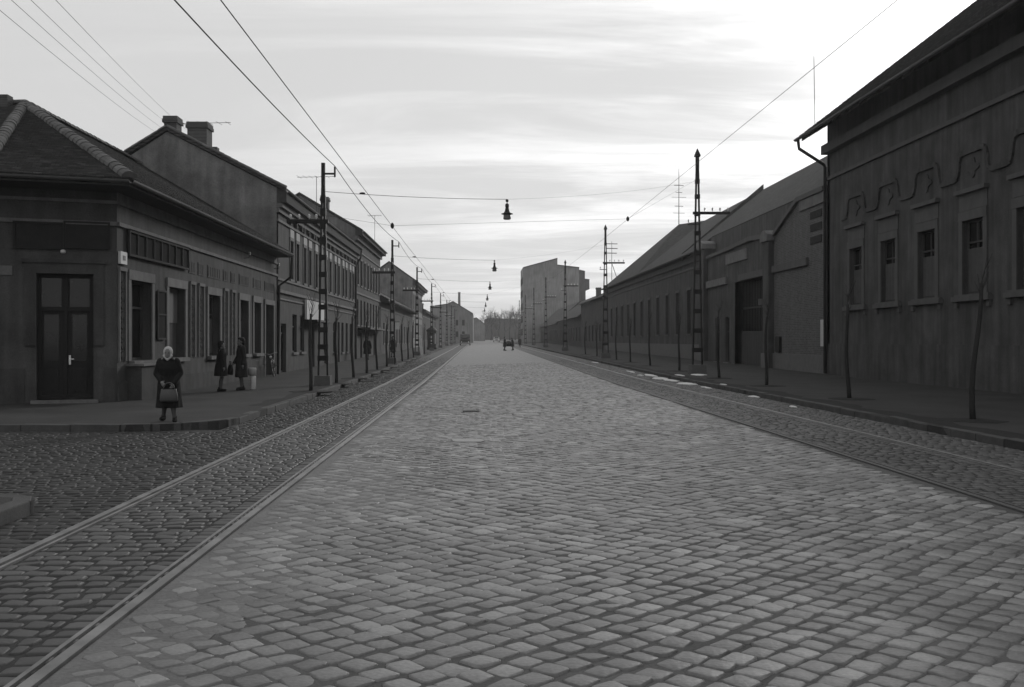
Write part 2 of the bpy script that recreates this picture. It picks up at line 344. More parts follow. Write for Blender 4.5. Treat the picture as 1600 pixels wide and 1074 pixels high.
# ================================================================== ground, road, pavements
def strip(name, x0, x1, d0, d1, z, m, parent=None):
    ds = [d0]+[d for d in (40, 480) if d0 < d < d1]+[d1]
    mb = MB()
    for d in ds: mb.v += [(x0, d, z+gz(d)), (x1, d, z+gz(d))]
    mb.f = [(2*i, 2*i+1, 2*i+3, 2*i+2) for i in range(len(ds)-1)]
    return mb.build(name, m, parent)
struct(strip('ground', -2500, 2500, -200, 4500, -.09, 'grass_dirt'))
DF = 86.0; DS = 50.0                       # stones are built one by one up to here
RAIL_L, RAIL_R = (-3.66, -2.22), (5.42, 7.03)
road = struct(strip('road', -4.95, 8.45, -12, 620, -.0130, 'joint_dark'))
strip('joint_fill', RAIL_L[1]+.04, RAIL_R[0]-.04, -12, 60, -.0095, 'joint', road)
mb = MB(); ys = [2+.5*i for i in range(60)]
for y in ys: mb.v += [(RAIL_L[1]+.05, y, -.0060), (-.75+.5*math.sin(y*.7)+.35*math.sin(y*1.9+1)-.03*y+random.uniform(-.1, .1), y, -.0060)]
mb.f = [(2*i, 2*i+1, 2*i+3, 2*i+2) for i in range(len(ys)-1)]; mb.build('joint_sand', 'sand', road)
side_street = struct(strip('side_street', -45, -4.95, 9.5, 19, -.012, 'joint_dark'))
strip('far_paving', RAIL_L[1]+.1, RAIL_R[0]-.1, DS, 620, -.0075, 'setts_far', road)
strip('far_track_paving', RAIL_L[0]+.1, RAIL_L[1]-.1, DS, 620, -.0075, 'setts_track_far', road)
strip('far_track_paving', RAIL_R[0]+.1, RAIL_R[1]-.1, DS, 620, -.0075, 'setts_track_far', road)
strip('far_edge_paving', -4.95, RAIL_L[0]-.1, DS, 620, -.0075, 'setts_track_far', road)
strip('far_edge_paving', RAIL_R[1]+.1, 8.45, DS, 620, -.0075, 'setts_track_far', road)
# -- sett stones
VAR = []
for k in range(8):
    ang = [math.pi/8+math.pi/4*i for i in range(8)]
    ring = []
    for i, (x, y) in enumerate([(1, .74), (.76, 1), (-.76, 1), (-1, .74), (-1, -.74), (-.76, -1), (.76, -1), (1, -.74)]):
        ring.append((x*.5*(1+random.uniform(-.07, .07)), y*.5*(1+random.uniform(-.07, .07))))
    V = []
    for s_, z in ((1, -.024), (.965, -.0065), (.80, -.0005)):
        V += [(x*s_, y*s_, z+(random.uniform(-.002, .002) if s_ < .99 else 0)) for x, y in ring]
    V.append((0, 0, .0015))
    F_ = [(r*8+j, r*8+(j+1) % 8, (r+1)*8+(j+1) % 8, (r+1)*8+j) for r in (0, 1) for j in range(8)]+[(16+j, 16+(j+1) % 8, 24) for j in range(8)]
    VAR.append((np.array(V), F_))
SETT_ME = {}
def sett_mesh(k, m):
    if (k, m) not in SETT_ME:
        me = bpy.data.meshes.new('cobblestone'); me.from_pydata([tuple(p) for p in VAR[k][0]], [], VAR[k][1]); me.materials.append(MAT[m])
        for q in me.polygons: q.use_smooth = True
        SETT_ME[k, m] = me
    return SETT_ME[k, m]
def in_photo(x, y): 
    px_ = VX+x/y*FPX; return 0 < px_ < 1600 and HY+EYE/y*FPX < 1074
def lay(stones, m, parent, near=300):
    """stones: (x, y, angle, sx, sy); the ones largest in the photo become objects, the rest one mesh"""
    stones = sorted(stones, key=lambda s: (not in_photo(s[0], s[1]), s[1]))
    rest = []
    def pose(s):
        sink = max(0, .5+.5*math.sin(s[0]*1.3+1.5*math.sin(s[1]*.31))*math.sin(s[1]*.9+s[0]*.4)+(.45 if -2.2 < s[0] < -.2 else 0)-.45)*.004
        return random.uniform(-.0045, .003)-sink, random.gauss(0, .036), random.gauss(0, .036), random.randrange(8)
    for s in stones[:near]:
        h, tx, ty, k = pose(s)
        o = bpy.data.objects.new('cobblestone', sett_mesh(k, m)); COL.objects.link(o); o.parent = parent
        o.location = (s[0], s[1], h+gz(s[1])); o.rotation_euler = (tx, ty, s[2]); o.scale = (s[3], s[4], 1)
    Vs = []; n = len(stones)-near
    for s in stones[near:]:
        h, tx, ty, k = pose(s); v = VAR[k][0]*np.array([s[3], s[4], 1])
        z = v[:, 2]+h+gz(s[1])+v[:, 0]*-ty+v[:, 1]*tx
        c, sn = math.cos(s[2]), math.sin(s[2])
        Vs.append(np.stack([s[0]+v[:, 0]*c-v[:, 1]*sn, s[1]+v[:, 0]*sn+v[:, 1]*c, z], 1))
    if n > 0:
        A = np.concatenate(Vs); F0 = VAR[0][1]
        me = bpy.data.meshes.new('cobblestones_beyond'); faces = [tuple(i+25*j for i in f) for j in range(n) for f in F0]
        me.from_pydata(A.tolist(), [], faces); me.materials.append(MAT[m])
        me.polygons.foreach_set('use_smooth', [True]*len(faces))
        o = bpy.data.objects.new('cobblestones_beyond', me); COL.objects.link(o); o.parent = parent; o['kind'] = 'stuff'
def vis(x, y):
    if y > 54 and random.random() < (y-54)/(DF-54): return False
    return 2.6 < y and abs(x-.033*y) < .57*y+1.6
st = []
P = .178; c45 = math.sqrt(.5)
for i in range(-10, 420):
    for j in range(-260, 260):
        if (i+j) % 2 and False: continue
        a, b = i*P, j*P
        x = (a-b)*c45+.06*math.sin(b*.9)+.05*math.sin(a*.55+1); y = (a+b)*c45+.06*math.sin(a*.8)+.04*math.sin(b*1.7)
        if not (RAIL_L[1]+.17 < x < RAIL_R[0]-.15 and y < DF and vis(x, y)): continue
        st.append((x+random.gauss(0, .010), y+random.gauss(0, .010), R(45)+random.gauss(0, .08), P*random.uniform(.88, 1.02), P*random.uniform(.88, 1.02)))
lay(st, 'sett', road)
def rows(x0, x1, d0, d1, pitch=.165, w=.185, edge=True):
    out = []; d = d0; r = 0
    while d < d1:
        x = x0; first = True
        if edge:
            out.append((x1-.10, d+random.gauss(0, .004), random.gauss(0, .02), .185, pitch*.86)); xe = x1-.20
        else: xe = x1
        x = x0+(random.uniform(.02, .16) if r % 2 else 0)
        if r % 2: out.append(((x0+x)/2, d, 0, max(.03, x-x0-.02), pitch*.86))
        while x < xe-.05:
            ww = min(w*random.uniform(.85, 1.2), xe-x)
            out.append((x+ww/2, d+random.gauss(0, .006), random.gauss(0, .025), ww-.024, pitch*random.uniform(.8, .9))); x += ww
        d += pitch; r += 1
    return [s for s in out if vis(s[0], s[1])]
lay(rows(RAIL_L[0]+.11, RAIL_L[1]-.06, 3, DF), 'sett_track', road)
lay(rows(-4.9, RAIL_L[0]-.06, 10.3, DF, edge=False)+rows(-4.4, RAIL_L[0]-.06, 3, 10.3, edge=False), 'sett_side', road, 0)
lay(rows(RAIL_R[0]+.11, RAIL_R[1]-.06, 6, DF), 'sett_track', road)
lay(rows(RAIL_R[1]+.08, 8.4, 8, DF, edge=False), 'sett_track', road, 0)
lay(rows(-15, -4.95, 10.4, 18.6, edge=False), 'sett_side', side_street, 300)
# -- tram rails: head, groove, guard lip
def rail(x, inner, label, m='rail_steel'):
    mb = MB(); ds = [-12, 40, 480, 620]
    for a, b, zt in ((-.036, .036, .010), (.074, .104, .007), (.036, .074, -.022)):
        u0, u1 = sorted((a*inner, b*inner))
        for i in range(3):
            p, q = ds[i], ds[i+1]; A, B = gz(p), gz(q)
            mb.hexa([(x+u0, p, A-.1), (x+u1, p, A-.1), (x+u1, q, B-.1), (x+u0, q, B-.1), (x+u0, p, A+zt), (x+u1, p, A+zt), (x+u1, q, B+zt), (x+u0, q, B+zt)])
    return tag(mb.build('tram_rail', m), label, 'tram rail', 'tram rails')
rail(RAIL_L[0], 1, 'worn steel tram rail of the left track, the one nearer the left pavement')
rail(RAIL_L[1], -1, 'worn steel tram rail of the left track, on the road side')
rail(RAIL_R[0], 1, 'dull steel tram rail of the right track, on the road side', 'rail_dull')
rail(RAIL_R[1], -1, 'dull steel tram rail of the right track, nearer the right pavement')
# -- pavements with kerb stones
KERB = bpy.data.meshes.new('kerb_stone')
_b = MB(); l2, e = .44, .014
_b.rings([[(-l2+i*e, -.09+i*e*.7, z), (l2-i*e, -.09+i*e*.7, z), (l2-i*e, .09-i*e*.7, z), (-l2+i*e, .09-i*e*.7, z)] for i, z in ((0, -.2), (0, -.016), (.4, -.004), (1, 0))])
KERB.from_pydata(_b.v, [], _b.f); KERB.materials.append(MAT['kerb_stone'])
def kerbs(path, parent, z=.128, dmax=110):
    pts = [Vector((a, b, 0)) for a, b in path]; seg = .905; acc = 0.0
    for p, q in zip(pts, pts[1:]):
        d = q-p; ln = d.length; n = max(1, round(ln/seg))
        for i in range(n):
            c = p+d*((i+.5)/n)
            if c.y > dmax or c.y < -6: continue
            o = bpy.data.objects.new('kerb_stone', KERB); COL.objects.link(o); o.parent = parent
            o.location = (c.x+random.gauss(0, .006), c.y, z+gz(c.y)+random.gauss(0, .006)); o.rotation_euler = (random.gauss(0, .01), random.gauss(0, .008)-(0 if c.y < 40 else .005)*0, math.atan2(d.y, d.x)+random.gauss(0, .008)); o.scale = (ln/n/seg, 1, 1)
def arc(cx, cy, r, a0, a1, n): return [(cx+r*math.cos(R(a0+(a1-a0)*i/n)), cy+r*math.sin(R(a0+(a1-a0)*i/n))) for i in range(n+1)]
PZ = .12
def pavement(name, outline, strips):
    mb = MB(); mb.prism([(a, b, -.08) for a, b in outline], (0, 0, PZ+.08))
    for x0, x1, d0, d1 in strips:
        A, B = gz(d0), gz(d1)
        mb.hexa([(x0, d0, A-.08), (x1, d0, A-.08), (x1, d1, B-.08), (x0, d1, B-.08), (x0, d0, A+PZ), (x1, d0, A+PZ), (x1, d1, B+PZ), (x0, d1, B+PZ)])
    return struct(mb.build(name, 'asphalt'))
KX = -4.9
pl = pavement('pavement_left', [(-45, 18.62), (-6.7, 18.62)]+arc(-6.7, 20.4, 1.78, -90, 0, 10)[1:]+[(KX-.02, 40), (-45, 40)], [(-45, KX-.02, 40, 480), (-45, KX-.02, 480, 620)])
kerbs([(-16, 18.7), (-6.7, 18.7)]+arc(-6.7, 20.4, 1.7, -90, 0, 5)[1:]+[(KX-.1, 110)], pl)
pn = pavement('pavement_near', [(-4.4, -12), (-4.4, 9.75)]+arc(-4.9, 9.75, .5, 0, 90, 8)[1:]+[(-45, 10.25), (-45, -12)], [])
kerbs([(-4.48, 4), (-4.48, 9.75)]+arc(-4.9, 9.75, .42, 0, 90, 2)[1:]+[(-12, 10.17)], pn)
pr = pavement('pavement_right', [(8.42, -12), (8.42, 40), (17, 40), (17, -12)], [(8.42, 17, 40, 480), (8.42, 17, 480, 620)])
kerbs([(8.5, 6), (8.5, 110)], pr)
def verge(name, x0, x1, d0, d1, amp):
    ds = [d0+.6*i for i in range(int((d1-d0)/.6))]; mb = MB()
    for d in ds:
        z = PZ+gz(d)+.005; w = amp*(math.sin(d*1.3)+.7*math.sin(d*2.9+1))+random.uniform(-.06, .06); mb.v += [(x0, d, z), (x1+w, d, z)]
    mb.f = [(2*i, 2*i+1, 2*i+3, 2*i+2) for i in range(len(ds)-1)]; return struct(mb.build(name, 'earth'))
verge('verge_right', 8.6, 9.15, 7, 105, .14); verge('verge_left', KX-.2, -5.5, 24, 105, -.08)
# -- covers and pale patches in the road
def slab(name, px_, py_, w, l, m, label, cat):
    D = EYE*FPX/(py_-HY); x = (px_-VX)/FPX*D; mb = MB(); n = 10
    pts = [(x+w/2*(abs(math.cos(t))**.5)*math.copysign(1, math.cos(t))*random.uniform(.9, 1.05), D+l/2*(abs(math.sin(t))**.5)*math.copysign(1, math.sin(t))*random.uniform(.85, 1.05)) for t in [2*math.pi*i/n+.3 for i in range(n)]]
    mb.prism([(a, b, -.03) for a, b in pts], (0, 0, .043)); return tag(mb.build(name, m), label, cat)
slab('paving_slab', 731, 689, .54, .5, 'panel_pale', 'small pale slab set in the cobbles, the one nearer the camera', 'slab')
slab('paving_slab', 823, 648, .62, .42, 'panel_pale', 'small pale slab set in the cobbles right of the road centre, farther away', 'slab')
slab('drain_cover', 736, 643, .42, .5, 'iron', 'dark iron cover sunk in the middle of the cobbled road', 'drain cover')
mb = MB()
for px_, py_, w, l in ((985, 583, .25, 3.2), (1018, 588, .45, 3.4), (1030, 592, .7, 2.2), (1048, 595, .5, 2.8), (1062, 592, .4, 1.8), (1074, 600, .8, 2.6), (1090, 591, .9, 1.8), (1104, 606, .3, 1.4), (1160, 614, .25, .9), (1178, 620, .3, .7), (1000, 588, .3, 1.0), (930, 570, .3, 3.5), (1130, 607, .2, .7), (1240, 636, .14, .5)):
    D = EYE*FPX/(py_-HY); x = (px_-VX)/FPX*D; n = 12
    pts = [(x+w/2*math.cos(t)*random.uniform(.35, 1.25), D+l/2*math.sin(t)*random.uniform(.6, 1.2)) for t in [2*math.pi*i/n for i in range(n)]]
    b = (PZ+.012 if x > 8.6 else .004)+gz(D)
    mb.rings([[(p, q, b-.05) for p, q in pts], [(p, q, b+.006) for p, q in pts], [(x+(p-x)*.7, D+(q-D)*.7, b+.02) for p, q in pts]])
o = mb.build('slush', 'slush', smooth=True); o['kind'] = 'stuff'; o['label'] = 'thin whitish patches along the right gutter'
# ================================================================== left side buildings
XL = -9.3
FL = Frame((XL, 0, 0), (0, 1, 0), (1, 0, 0))
def rear_shell(parent, x0, x1, d0, d1, z1, m='plaster_dark'):
    mb = MB()
    mb.add([(x0, d0, -.2), (x1, d0, -.2), (x1, d0, z1), (x0, d0, z1)], [(0, 1, 2, 3)]); mb.add([(x0, d1, -.2), (x1, d1, -.2), (x1, d1, z1), (x0, d1, z1)], [(0, 1, 2, 3)])
    mb.add([(x0, d0, -.2), (x0, d1, -.2), (x0, d1, z1), (x0, d0, z1)], [(0, 1, 2, 3)]); return mb.build('rear_wall', m, parent)
def roof_slab(parent, quads, m, name='roof', th=.06):
    mb = MB()
    for q in quads: mb.prism(q, (0, 0, th))
    return mb.build(name, m, parent)
def gutter(parent, p, q, r=.075, m='zinc'):
    mb = MB(); p = Vector(p); q = Vector(q); d = (q-p).normalized(); s = d.cross(Vector((0, 0, 1))).normalized(); k = 6
    A = []
    for base in (p, q): A += [base+s*math.cos(math.pi*(1+j/k))*r+Vector((0, 0, math.sin(math.pi*(1+j/k))*r)) for j in range(k+1)]
    mb.add(A, [(j, j+1, k+2+j, k+1+j) for j in range(k)]); o = mb.build('gutter', m, parent)
    md = o.modifiers.new('s', 'SOLIDIFY'); md.thickness = .012; return o
# ---------------- corner building
cb = thing('corner_building', 'low dark corner building with tiled hip roof and chamfered corner doorway', 'building', (XL, 25.6, PZ))
WZ = 5.5
W = [(26.55, 28.26, 1.15, 3.32), (29.8, 31.46, 1.17, 3.31), (34.2, 35.7, 1.16, 3.28), (38.7, 40.1, 1.16, 3.28), (41.1, 42.4, 1.16, 3.28)]
DR = (43.3, 45.0, .13, 3.27)
wall(FL, 25.6, 45.8, -.1, WZ, W+[DR], .34, 'plaster', cb)
for i, o in enumerate(W):
    window(FL, cb, o, .32, nu=2, zb=[o[2]+1.45], sill=.16, surround=.2, blind=(.5 if i == 1 else 0), curtain=(i != 0), frame='wood_frame')
door(FL, cb, DR, .34, surround=.18)
for z0, z1, w in ((4.64, 4.74, .07), (5.20, 5.28, .06), (5.28, 5.5, .03)):
    mb = MB(); FL.box(mb, 25.6, 45.8, z0, z1, -.02, w); mb.build('string_course', 'trim', cb)
mb = MB(); FL.box(mb, 25.6, 43.1, -.1, .62, -.02, .05); mb.build('plinth', 'plaster_dark', cb)
# inlaid pilaster strips with a chain of lozenges
def strip_pilaster(F, parent, u0, u1, z0, z1):
    mb = MB(); F.box(mb, u0-.07, u0, z0, z1, -.02, .055); F.box(mb, u1, u1+.07, z0, z1, -.02, .055); F.box(mb, u0-.07, u1+.07, z1, z1+.1, -.02, .07)
    p = mb.build('pilaster', 'trim', parent)
    mb = MB(); F.box(mb, u0, u1, z0, z1, -.02, .012); c = (u0+u1)/2; z = z0+.16; hw = (u1-u0)*.36
    while z < z1-.12:
        mb.prism([F.P(c-hw, z, .0), F.P(c, z-.11, .0), F.P(c+hw, z, .0), F.P(c, z+.11, .0)], F.N*.035); z += .26
    mb.build('inlay', 'inlay', p)
for u0, u1 in ((25.72, 26.12), (32.05, 32.5), (33.05, 33.55), (36.3, 36.75), (37.4, 37.85)): strip_pilaster(FL, cb, u0, u1, 1.15, 3.5)
# fluted frieze panels above the openings
for u0, u1 in ((31.9, 32.6), (32.95, 33.65), (34.1, 35.8), (36.2, 36.85), (37.3, 37.95), (38.6, 40.2), (41.0, 42.5), (43.2, 45.2)):
    mb = MB(); FL.box(mb, u0, u1, 3.86, 4.28, -.02, .02); n = max(3, int((u1-u0)/.22))
    for k in range(n):
        c = u0+(u1-u0)*(k+.5)/n; FL.box(mb, c-.05, c+.05, 3.91, 4.23, .0, .032)
    mb.build('frieze_panel', 'plaster', cb)
# framed sign board, blank panels
mb = MB(); FL.box(mb, 26.3, 31.6, 3.98, 4.62, -.02, .06); sb = mb.build('sign_board', 'sign_dark', cb)
mb = MB(); bars(FL, mb, 26.25, 31.65, 3.93, 4.62, .062, .06, 8, [], .05); FL.box(mb, 26.2, 31.7, 4.625, 4.638, -.02, .14); mb.build('board_frame', 'wood_frame', sb)
mb = MB(); FL.box(mb, 28.7, 29.42, 1.75, 3.12, -.02, .05); dc = mb.build('display_case', 'sign_dark', cb)
mb = MB(); bars(FL, mb, 28.66, 29.46, 1.72, 3.16, .05, .05, 1, [2.45], .03); mb.build('case_frame', 'wood_frame', dc)
mb = MB(); FL.box(mb, 25.68, 26.14, 3.68, 4.0, .0, .075); sp = mb.build('street_plate', 'sign_pale', cb)
mb = MB(); FL.box(mb, 25.82, 26.0, 3.78, 3.9, .07, .085); mb.build('plate_mark', 'leather_grey', sp)
# stall-like window base at the corner
mb = MB(); FL.box(mb, 26.25, 28.4, .1, 1.02, .0, .42); bx = mb.build('window_bench', 'plaster_dark', cb)
mb = MB(); FL.box(mb, 26.17, 28.5, 1.02, 1.08, .0, .5); mb.build('bench_top', 'trim', bx)
for u in (39.4, 45.2):
    mb = MB(); q = FL.P(u, 4.95, 0)
    mb.tube([q, q+Vector((.22, 0, .02)), q+Vector((.24, 0, .16))], .014); br = mb.build('wire_bracket', 'iron', cb)
    mb = MB(); mb.lathe([(.02, 0), (.045, .02), (.03, .06), (.05, .08), (.03, .13)], q+Vector((.24, 0, .12)), 10); mb.build('insulator', 'porcelain', br)
# chamfered corner
A0, A1 = Vector((-12.06, 24.6, 0)), Vector((XL, 25.6, 0)); Uc = (A1-A0).normalized(); Lc = (A1-A0).length
FC = Frame(A0, Uc, (Uc.y, -Uc.x, 0))
u0, zt = FC.px(57, 427); u1, _ = FC.px(146, 427)
DC = (u0, u1, .2, zt)
wall(FC, 0, Lc, -.1, WZ, [DC], .3, 'plaster', cb)
door(FC, cb, DC, .28, transom=.72)
mb = MB(); FC.box(mb, u0-.12, u1+.12, .05, .2, -.3, .3); mb.build('door_step', 'trim', cb)
pa, pt = FC.px(38, 410); pb, pbt = FC.px(162, 540)
mb = MB(); FC.box(mb, pa, u0, pbt, pt, -.02, .06); FC.box(mb, u1, pb, pbt, pt, -.02, .06); FC.box(mb, u0, u1, zt, pt, -.02, .06); FC.box(mb, pa-.06, pb+.06, pt, pt+.09, -.02, .1); mb.build('portal', 'plaster_dark', cb)
for a, b in ((23, 98), (102, 171)):
    x0, t1 = FC.px(a, 348); x1, b1 = FC.px(b, 388); mb = MB(); FC.box(mb, x0, x1, b1, t1, -.02, .05); s_ = mb.build('sign_panel', 'sign_dark', cb)
    mb = MB(); bars(FC, mb, x0-.04, x1+.015, b1-.04, t1+.04, .05, .05, 1, [], .03); mb.build('panel_frame', 'wood_dark', s_)
lu, lz = FC.px(99, 394); mb = MB(); mb.ellipsoid(FC.P(lu, lz, .12), (.07, .07, .055)); mb.build('porch_lamp', 'porcelain', cb, smooth=True)
x0, t1 = FC.px(-4, 415); x1, b1 = FC.px(19, 430); mb = MB(); FC.box(mb, max(x0, .03), x1, b1, t1, .0, .03); mb.build('wall_plate', 'trim', cb)
for z0, z1, w in ((4.64, 4.74, .07), (5.20, 5.28, .06)):
    mb = MB(); FC.box(mb, 0, Lc, z0, z1, -.02, w); mb.build('string_course', 'trim', cb)
for a, b in ((0, pa), (pb, Lc-.03)):
    mb = MB(); FC.box(mb, a, b, -.1, 1.0, -.02, .04); mb.build('plinth', 'plaster_dark', cb)
FS = Frame((-32, 24.6, 0), (1, 0, 0), (0, -1, 0))
wall(FS, 0, 19.94, -.1, WZ, [], .3, 'plaster', cb)
# roof
EZ = 5.62; E1 = (-8.6, 24.5, EZ); E2 = (-11.75, 23.45, EZ); E0 = (-8.6, 45.78, EZ); E3 = (-32, 23.45, EZ); PK = (-15.6, 34.2, 9.72); RA = (-15.6, 45.78, 9.72); RB = (-32, 34.2, 9.72)
rf = roof_slab(cb, [[E1, E0, RA, PK], [E2, E1, PK], [E3, E2, PK, RB], [PK, RA, (-22.6, 45.78, EZ), (-22.6, 44.9, EZ)], [RB, PK, (-22.6, 44.9, EZ), (-32, 44.9, EZ)]], 'roof_far')
tiles([E1, E0, RA, PK], (E1, E0), 'roof_tile', rf, lift=.07); tiles([E2, E1, PK], (E2, E1), 'roof_tile', rf, lift=.07)
tiles([E3, E2, PK, RB], (E3, E2), 'roof_tile', rf, tw=.24, te=.2, lift=.07)
for a, b in ((E1, PK), (E2, PK), (PK, RA), (PK, RB)): ridge_tiles(Vector(a)+Vector((0, 0, .1)), Vector(b)+Vector((0, 0, .1)), rf, r=.19)
mb = MB()      # soffit
for a, b, c, d in ((E1, E0, (XL, 45.78, WZ), (XL, 25.6, WZ)), (E2, E1, (XL, 25.6, WZ), (-12.06, 24.6, WZ)), (E3, E2, (-12.06, 24.6, WZ), (-32, 24.6, WZ))):
    mb.prism([(p[0], p[1], min(p[2], WZ)) for p in (a, b, c, d)], (0, 0, .05))
mb.build('soffit', 'wood_frame', cb)
gutter(cb, (E1[0]+.06, E1[1]-.05, EZ+.02), (E0[0]+.06, E0[1], EZ+.02)); gutter(cb, (E2[0], E2[1]-.07, EZ+.02), (E1[0]+.03, E1[1]-.07, EZ+.02)); gutter(cb, (E3[0], E3[1]-.07, EZ+.02), (E2[0], E2[1]-.07, EZ+.02))
mb = MB(); mb.tube([(-8.55, 45.6, 5.55), (-8.6, 45.6, 4.6), (-9.15, 45.65, 4.2), (-9.2, 45.65, .15)], .06, 8); mb.build('downpipe', 'iron', cb)
mb = MB(); mb.box(-21, -20.2, 37, 38, 8.8, 10.3); ch = mb.build('chimney', 'chimney_brick', rf)
mb = MB(); mb.box(-16.6, -15.9, 33.6, 34.0, 9.5, 10.0); mb.build('chimney', 'chimney_brick', rf)
rear_shell(cb, -32, XL-.4, 25.7, 45.75, 5.5)
# ---------------- two-storey row house with tall gable
def antenna(name, p, h, span, n, label, horizontal=True):
    t = thing(name, label, 'antenna', p); mb = MB(); P0 = Vector(p); mb.tube([P0, P0+Vector((0, 0, h))], .018, 5); mb.build('mast', 'iron', t)
    mb = MB(); c = P0+Vector((0, 0, h-.05)); mb.tube([c-Vector((span*.5, 0, 0)), c+Vector((span*.5, 0, .05))], .014, 5)
    for k in range(n):
        q = c+Vector((-span*.45+span*.9*k/max(1, n-1), 0, .02)); ln = .55-.18*k/n; mb.tube([q-Vector((.1*ln, ln, 0)), q+Vector((.1*ln, ln, 0))], .01, 4)
    mb.build('elements', 'iron', t); return t
def two_storey(name, label, d0, d1, xe, ze, xa, za, wz, up, low, doors, corn, wm='plaster', base=None, left=None):
    """street front between depths d0 and d1; gable towards the camera: eave (xe, ze), apex (xa, za)"""
    t = thing(name, label, 'building', (XL, d0, PZ+gz(d0)))
    ops = [o[:4] for o in up+low+doors]
    wall(FL, d0, d1, -.3, wz, ops, .22, wm, t)
    sl = (za-ze)/(xa-xe); lf = left or (2*xa-xe, ze)
    mb = MB(); mb.prism([(XL, d0, -.3), (XL, d0, ze+sl*(XL-xe)-.05), (xa, d0, za-.05), (lf[0]+.4, d0, lf[1]), (lf[0]+.4, d0, -.3)], (0, .3, 0)); mb.build('gable_wall', 'gable_plaster', t)
    mb = MB(); mb.prism([(XL, d1-.3, -.3), (XL, d1-.3, ze+sl*(XL-xe)-.05), (xa, d1-.3, za-.05), (lf[0]+.4, d1-.3, lf[1]), (lf[0]+.4, d1-.3, -.3)], (0, .3, 0)); mb.build('gable_wall', 'gable_plaster', t)
    rf = roof_slab(t, [[(xe, d0-.12, ze), (xe, d1, ze), (xa, d1, za), (xa, d0-.12, za)], [(xa, d0-.12, za), (xa, d1, za), (lf[0], d1, lf[1]), (lf[0], d0-.12, lf[1])]], 'roof_far', th=.16)
    mb = MB(); mb.prism([(XL, d0, wz), (xe, d0, wz+.02), (xe, d0, ze), (XL, d0, ze+sl*(XL-xe))], (0, d1-d0, 0)); mb.build('soffit', 'wood_frame', t)
    gutter(t, (xe+.07, d0, ze+.04), (xe+.07, d1, ze+.04))
    for z0, z1, w in corn:
        mb = MB(); FL.box(mb, d0+.02, d1-.02, z0, z1, -.02, w); mb.build('string_course', 'trim', t)
    for o in up: window(FL, t, o[:4], .2, nu=1 if o[1]-o[0] < 1 else 2, sill=.08, surround=.12, near=False, curtain=False)
    for o in low: window(FL, t, o[:4], .2, nu=1 if o[1]-o[0] < 1 else 2, sill=.1, near=False, frame='wood_dark')
    for o in doors: door(FL, t, o[:4], .22, leaves=1 if o[1]-o[0] < 1.3 else 2, handle=False)
    mb = MB(); mb.box(lf[0]+.4, lf[0]+.5, d0+.3, d1-.3, -.3, lf[1]); mb.build('rear_wall', 'plaster_dark', t)
    return t, rf
up = []; pcs = [50.2+3.75*k for k in range(7)]
for c in pcs: up += [(c-1.2, c-.42, 4.72, 6.62), (c+.42, c+1.2, 4.72, 6.62)]
low = [(49.7, 50.9, 1.1, 3.0), (51.9, 53.1, 1.1, 3.0), (63.6, 64.8, .9, 2.9), (67.4, 68.5, .9, 2.9), (69.6, 70.7, .9, 2.9), (71.8, 72.9, .9, 2.9)]
l2, l2r = two_storey('row_house', 'two-storey row house with pale panels over paired windows, behind corner building', 45.85, 75, -8.85, 8.55, -14.35, 11.35, 8.05, up, low,
    [(46.8, 48.1, .15, 2.5), (55.0, 56.4, .2, 3.0), (59.6, 61.6, .2, 3.0), (65.6, 66.6, .2, 2.9)], [(3.92, 4.06, .12), (3.6, 3.68, .06), (4.5, 4.6, .07), (7.2, 7.32, .08), (7.62, 7.82, .12), (7.84, 8.05, .26)], left=(-20.5, 7.6))
for c in pcs:
    for a, b in ((c-1.2, c-.42), (c+.42, c+1.2)):
        mb = MB(); FL.box(mb, a-.08, b+.08, 6.78, 7.16, -.02, .055); mb.build('lintel_panel', 'panel_pale', l2)
    for q in (c-1.55, c-.0, c+1.55):
        mb = MB(); FL.box(mb, q-.13, q+.13, 7.33, 7.6, -.02, .16); mb.build('bracket', 'plaster_dark', l2)
ridge_tiles((-8.9, 45.8, 8.72), (-14.35, 45.8, 11.52), l2r, r=.14, ln=.36); ridge_tiles((-20.2, 45.8, 7.75+.1), (-14.35, 45.8, 11.52), l2r, r=.14, ln=.36)
def chimney(parent, x, d, w, l, z0, z1):
    mb = MB(); mb.box(x-w/2, x+w/2, d, d+l, z0, z1); c = mb.build('chimney', 'chimney_brick', parent)
    mb = MB(); mb.box(x-w/2-.07, x+w/2+.07, d-.07, d+l+.07, z1-.28, z1-.12); mb.box(x-w/2-.04, x+w/2+.04, d-.04, d+l+.04, z1-.12, z1+.02); mb.build('chimney_cap', 'chimney_brick', c); return c
chimney(l2r, -14.25, 46.0, .58, .8, 10.9, 12.05); chimney(l2r, -13.75, 48.6, .95, 1.0, 10.5, 12.35); chimney(l2r, -13.3, 49.8, .35, .4, 10.3, 11.35)
antenna('tv_antenna', (-14.0, 51, 11.2), 1.65, 2.6, 6, 'television antenna beside the two left chimneys'); antenna('tv_antenna', (-10.1, 62, 9.3), 2.6, 2.4, 7, 'flat television antenna on the roof of the row house')
# shop sign, awning, hanging plate
sg = MB(); FL.box(sg, 52.8, 58.6, 2.82, 3.86, .08, .2); so = sg.build('shop_sign', 'sign_pale', l2)
sg = MB(); FL.box(sg, 52.75, 58.65, 2.70, 2.80, .0, .75); sg.build('awning', 'iron', so)
mb = MB(); mb.tube([(-8.8, 74.7, 8.45), (-8.85, 74.7, 7.9), (-9.2, 74.7, 7.3), (-9.2, 74.7, .2)], .06, 6); mb.build('downpipe', 'iron', l2)
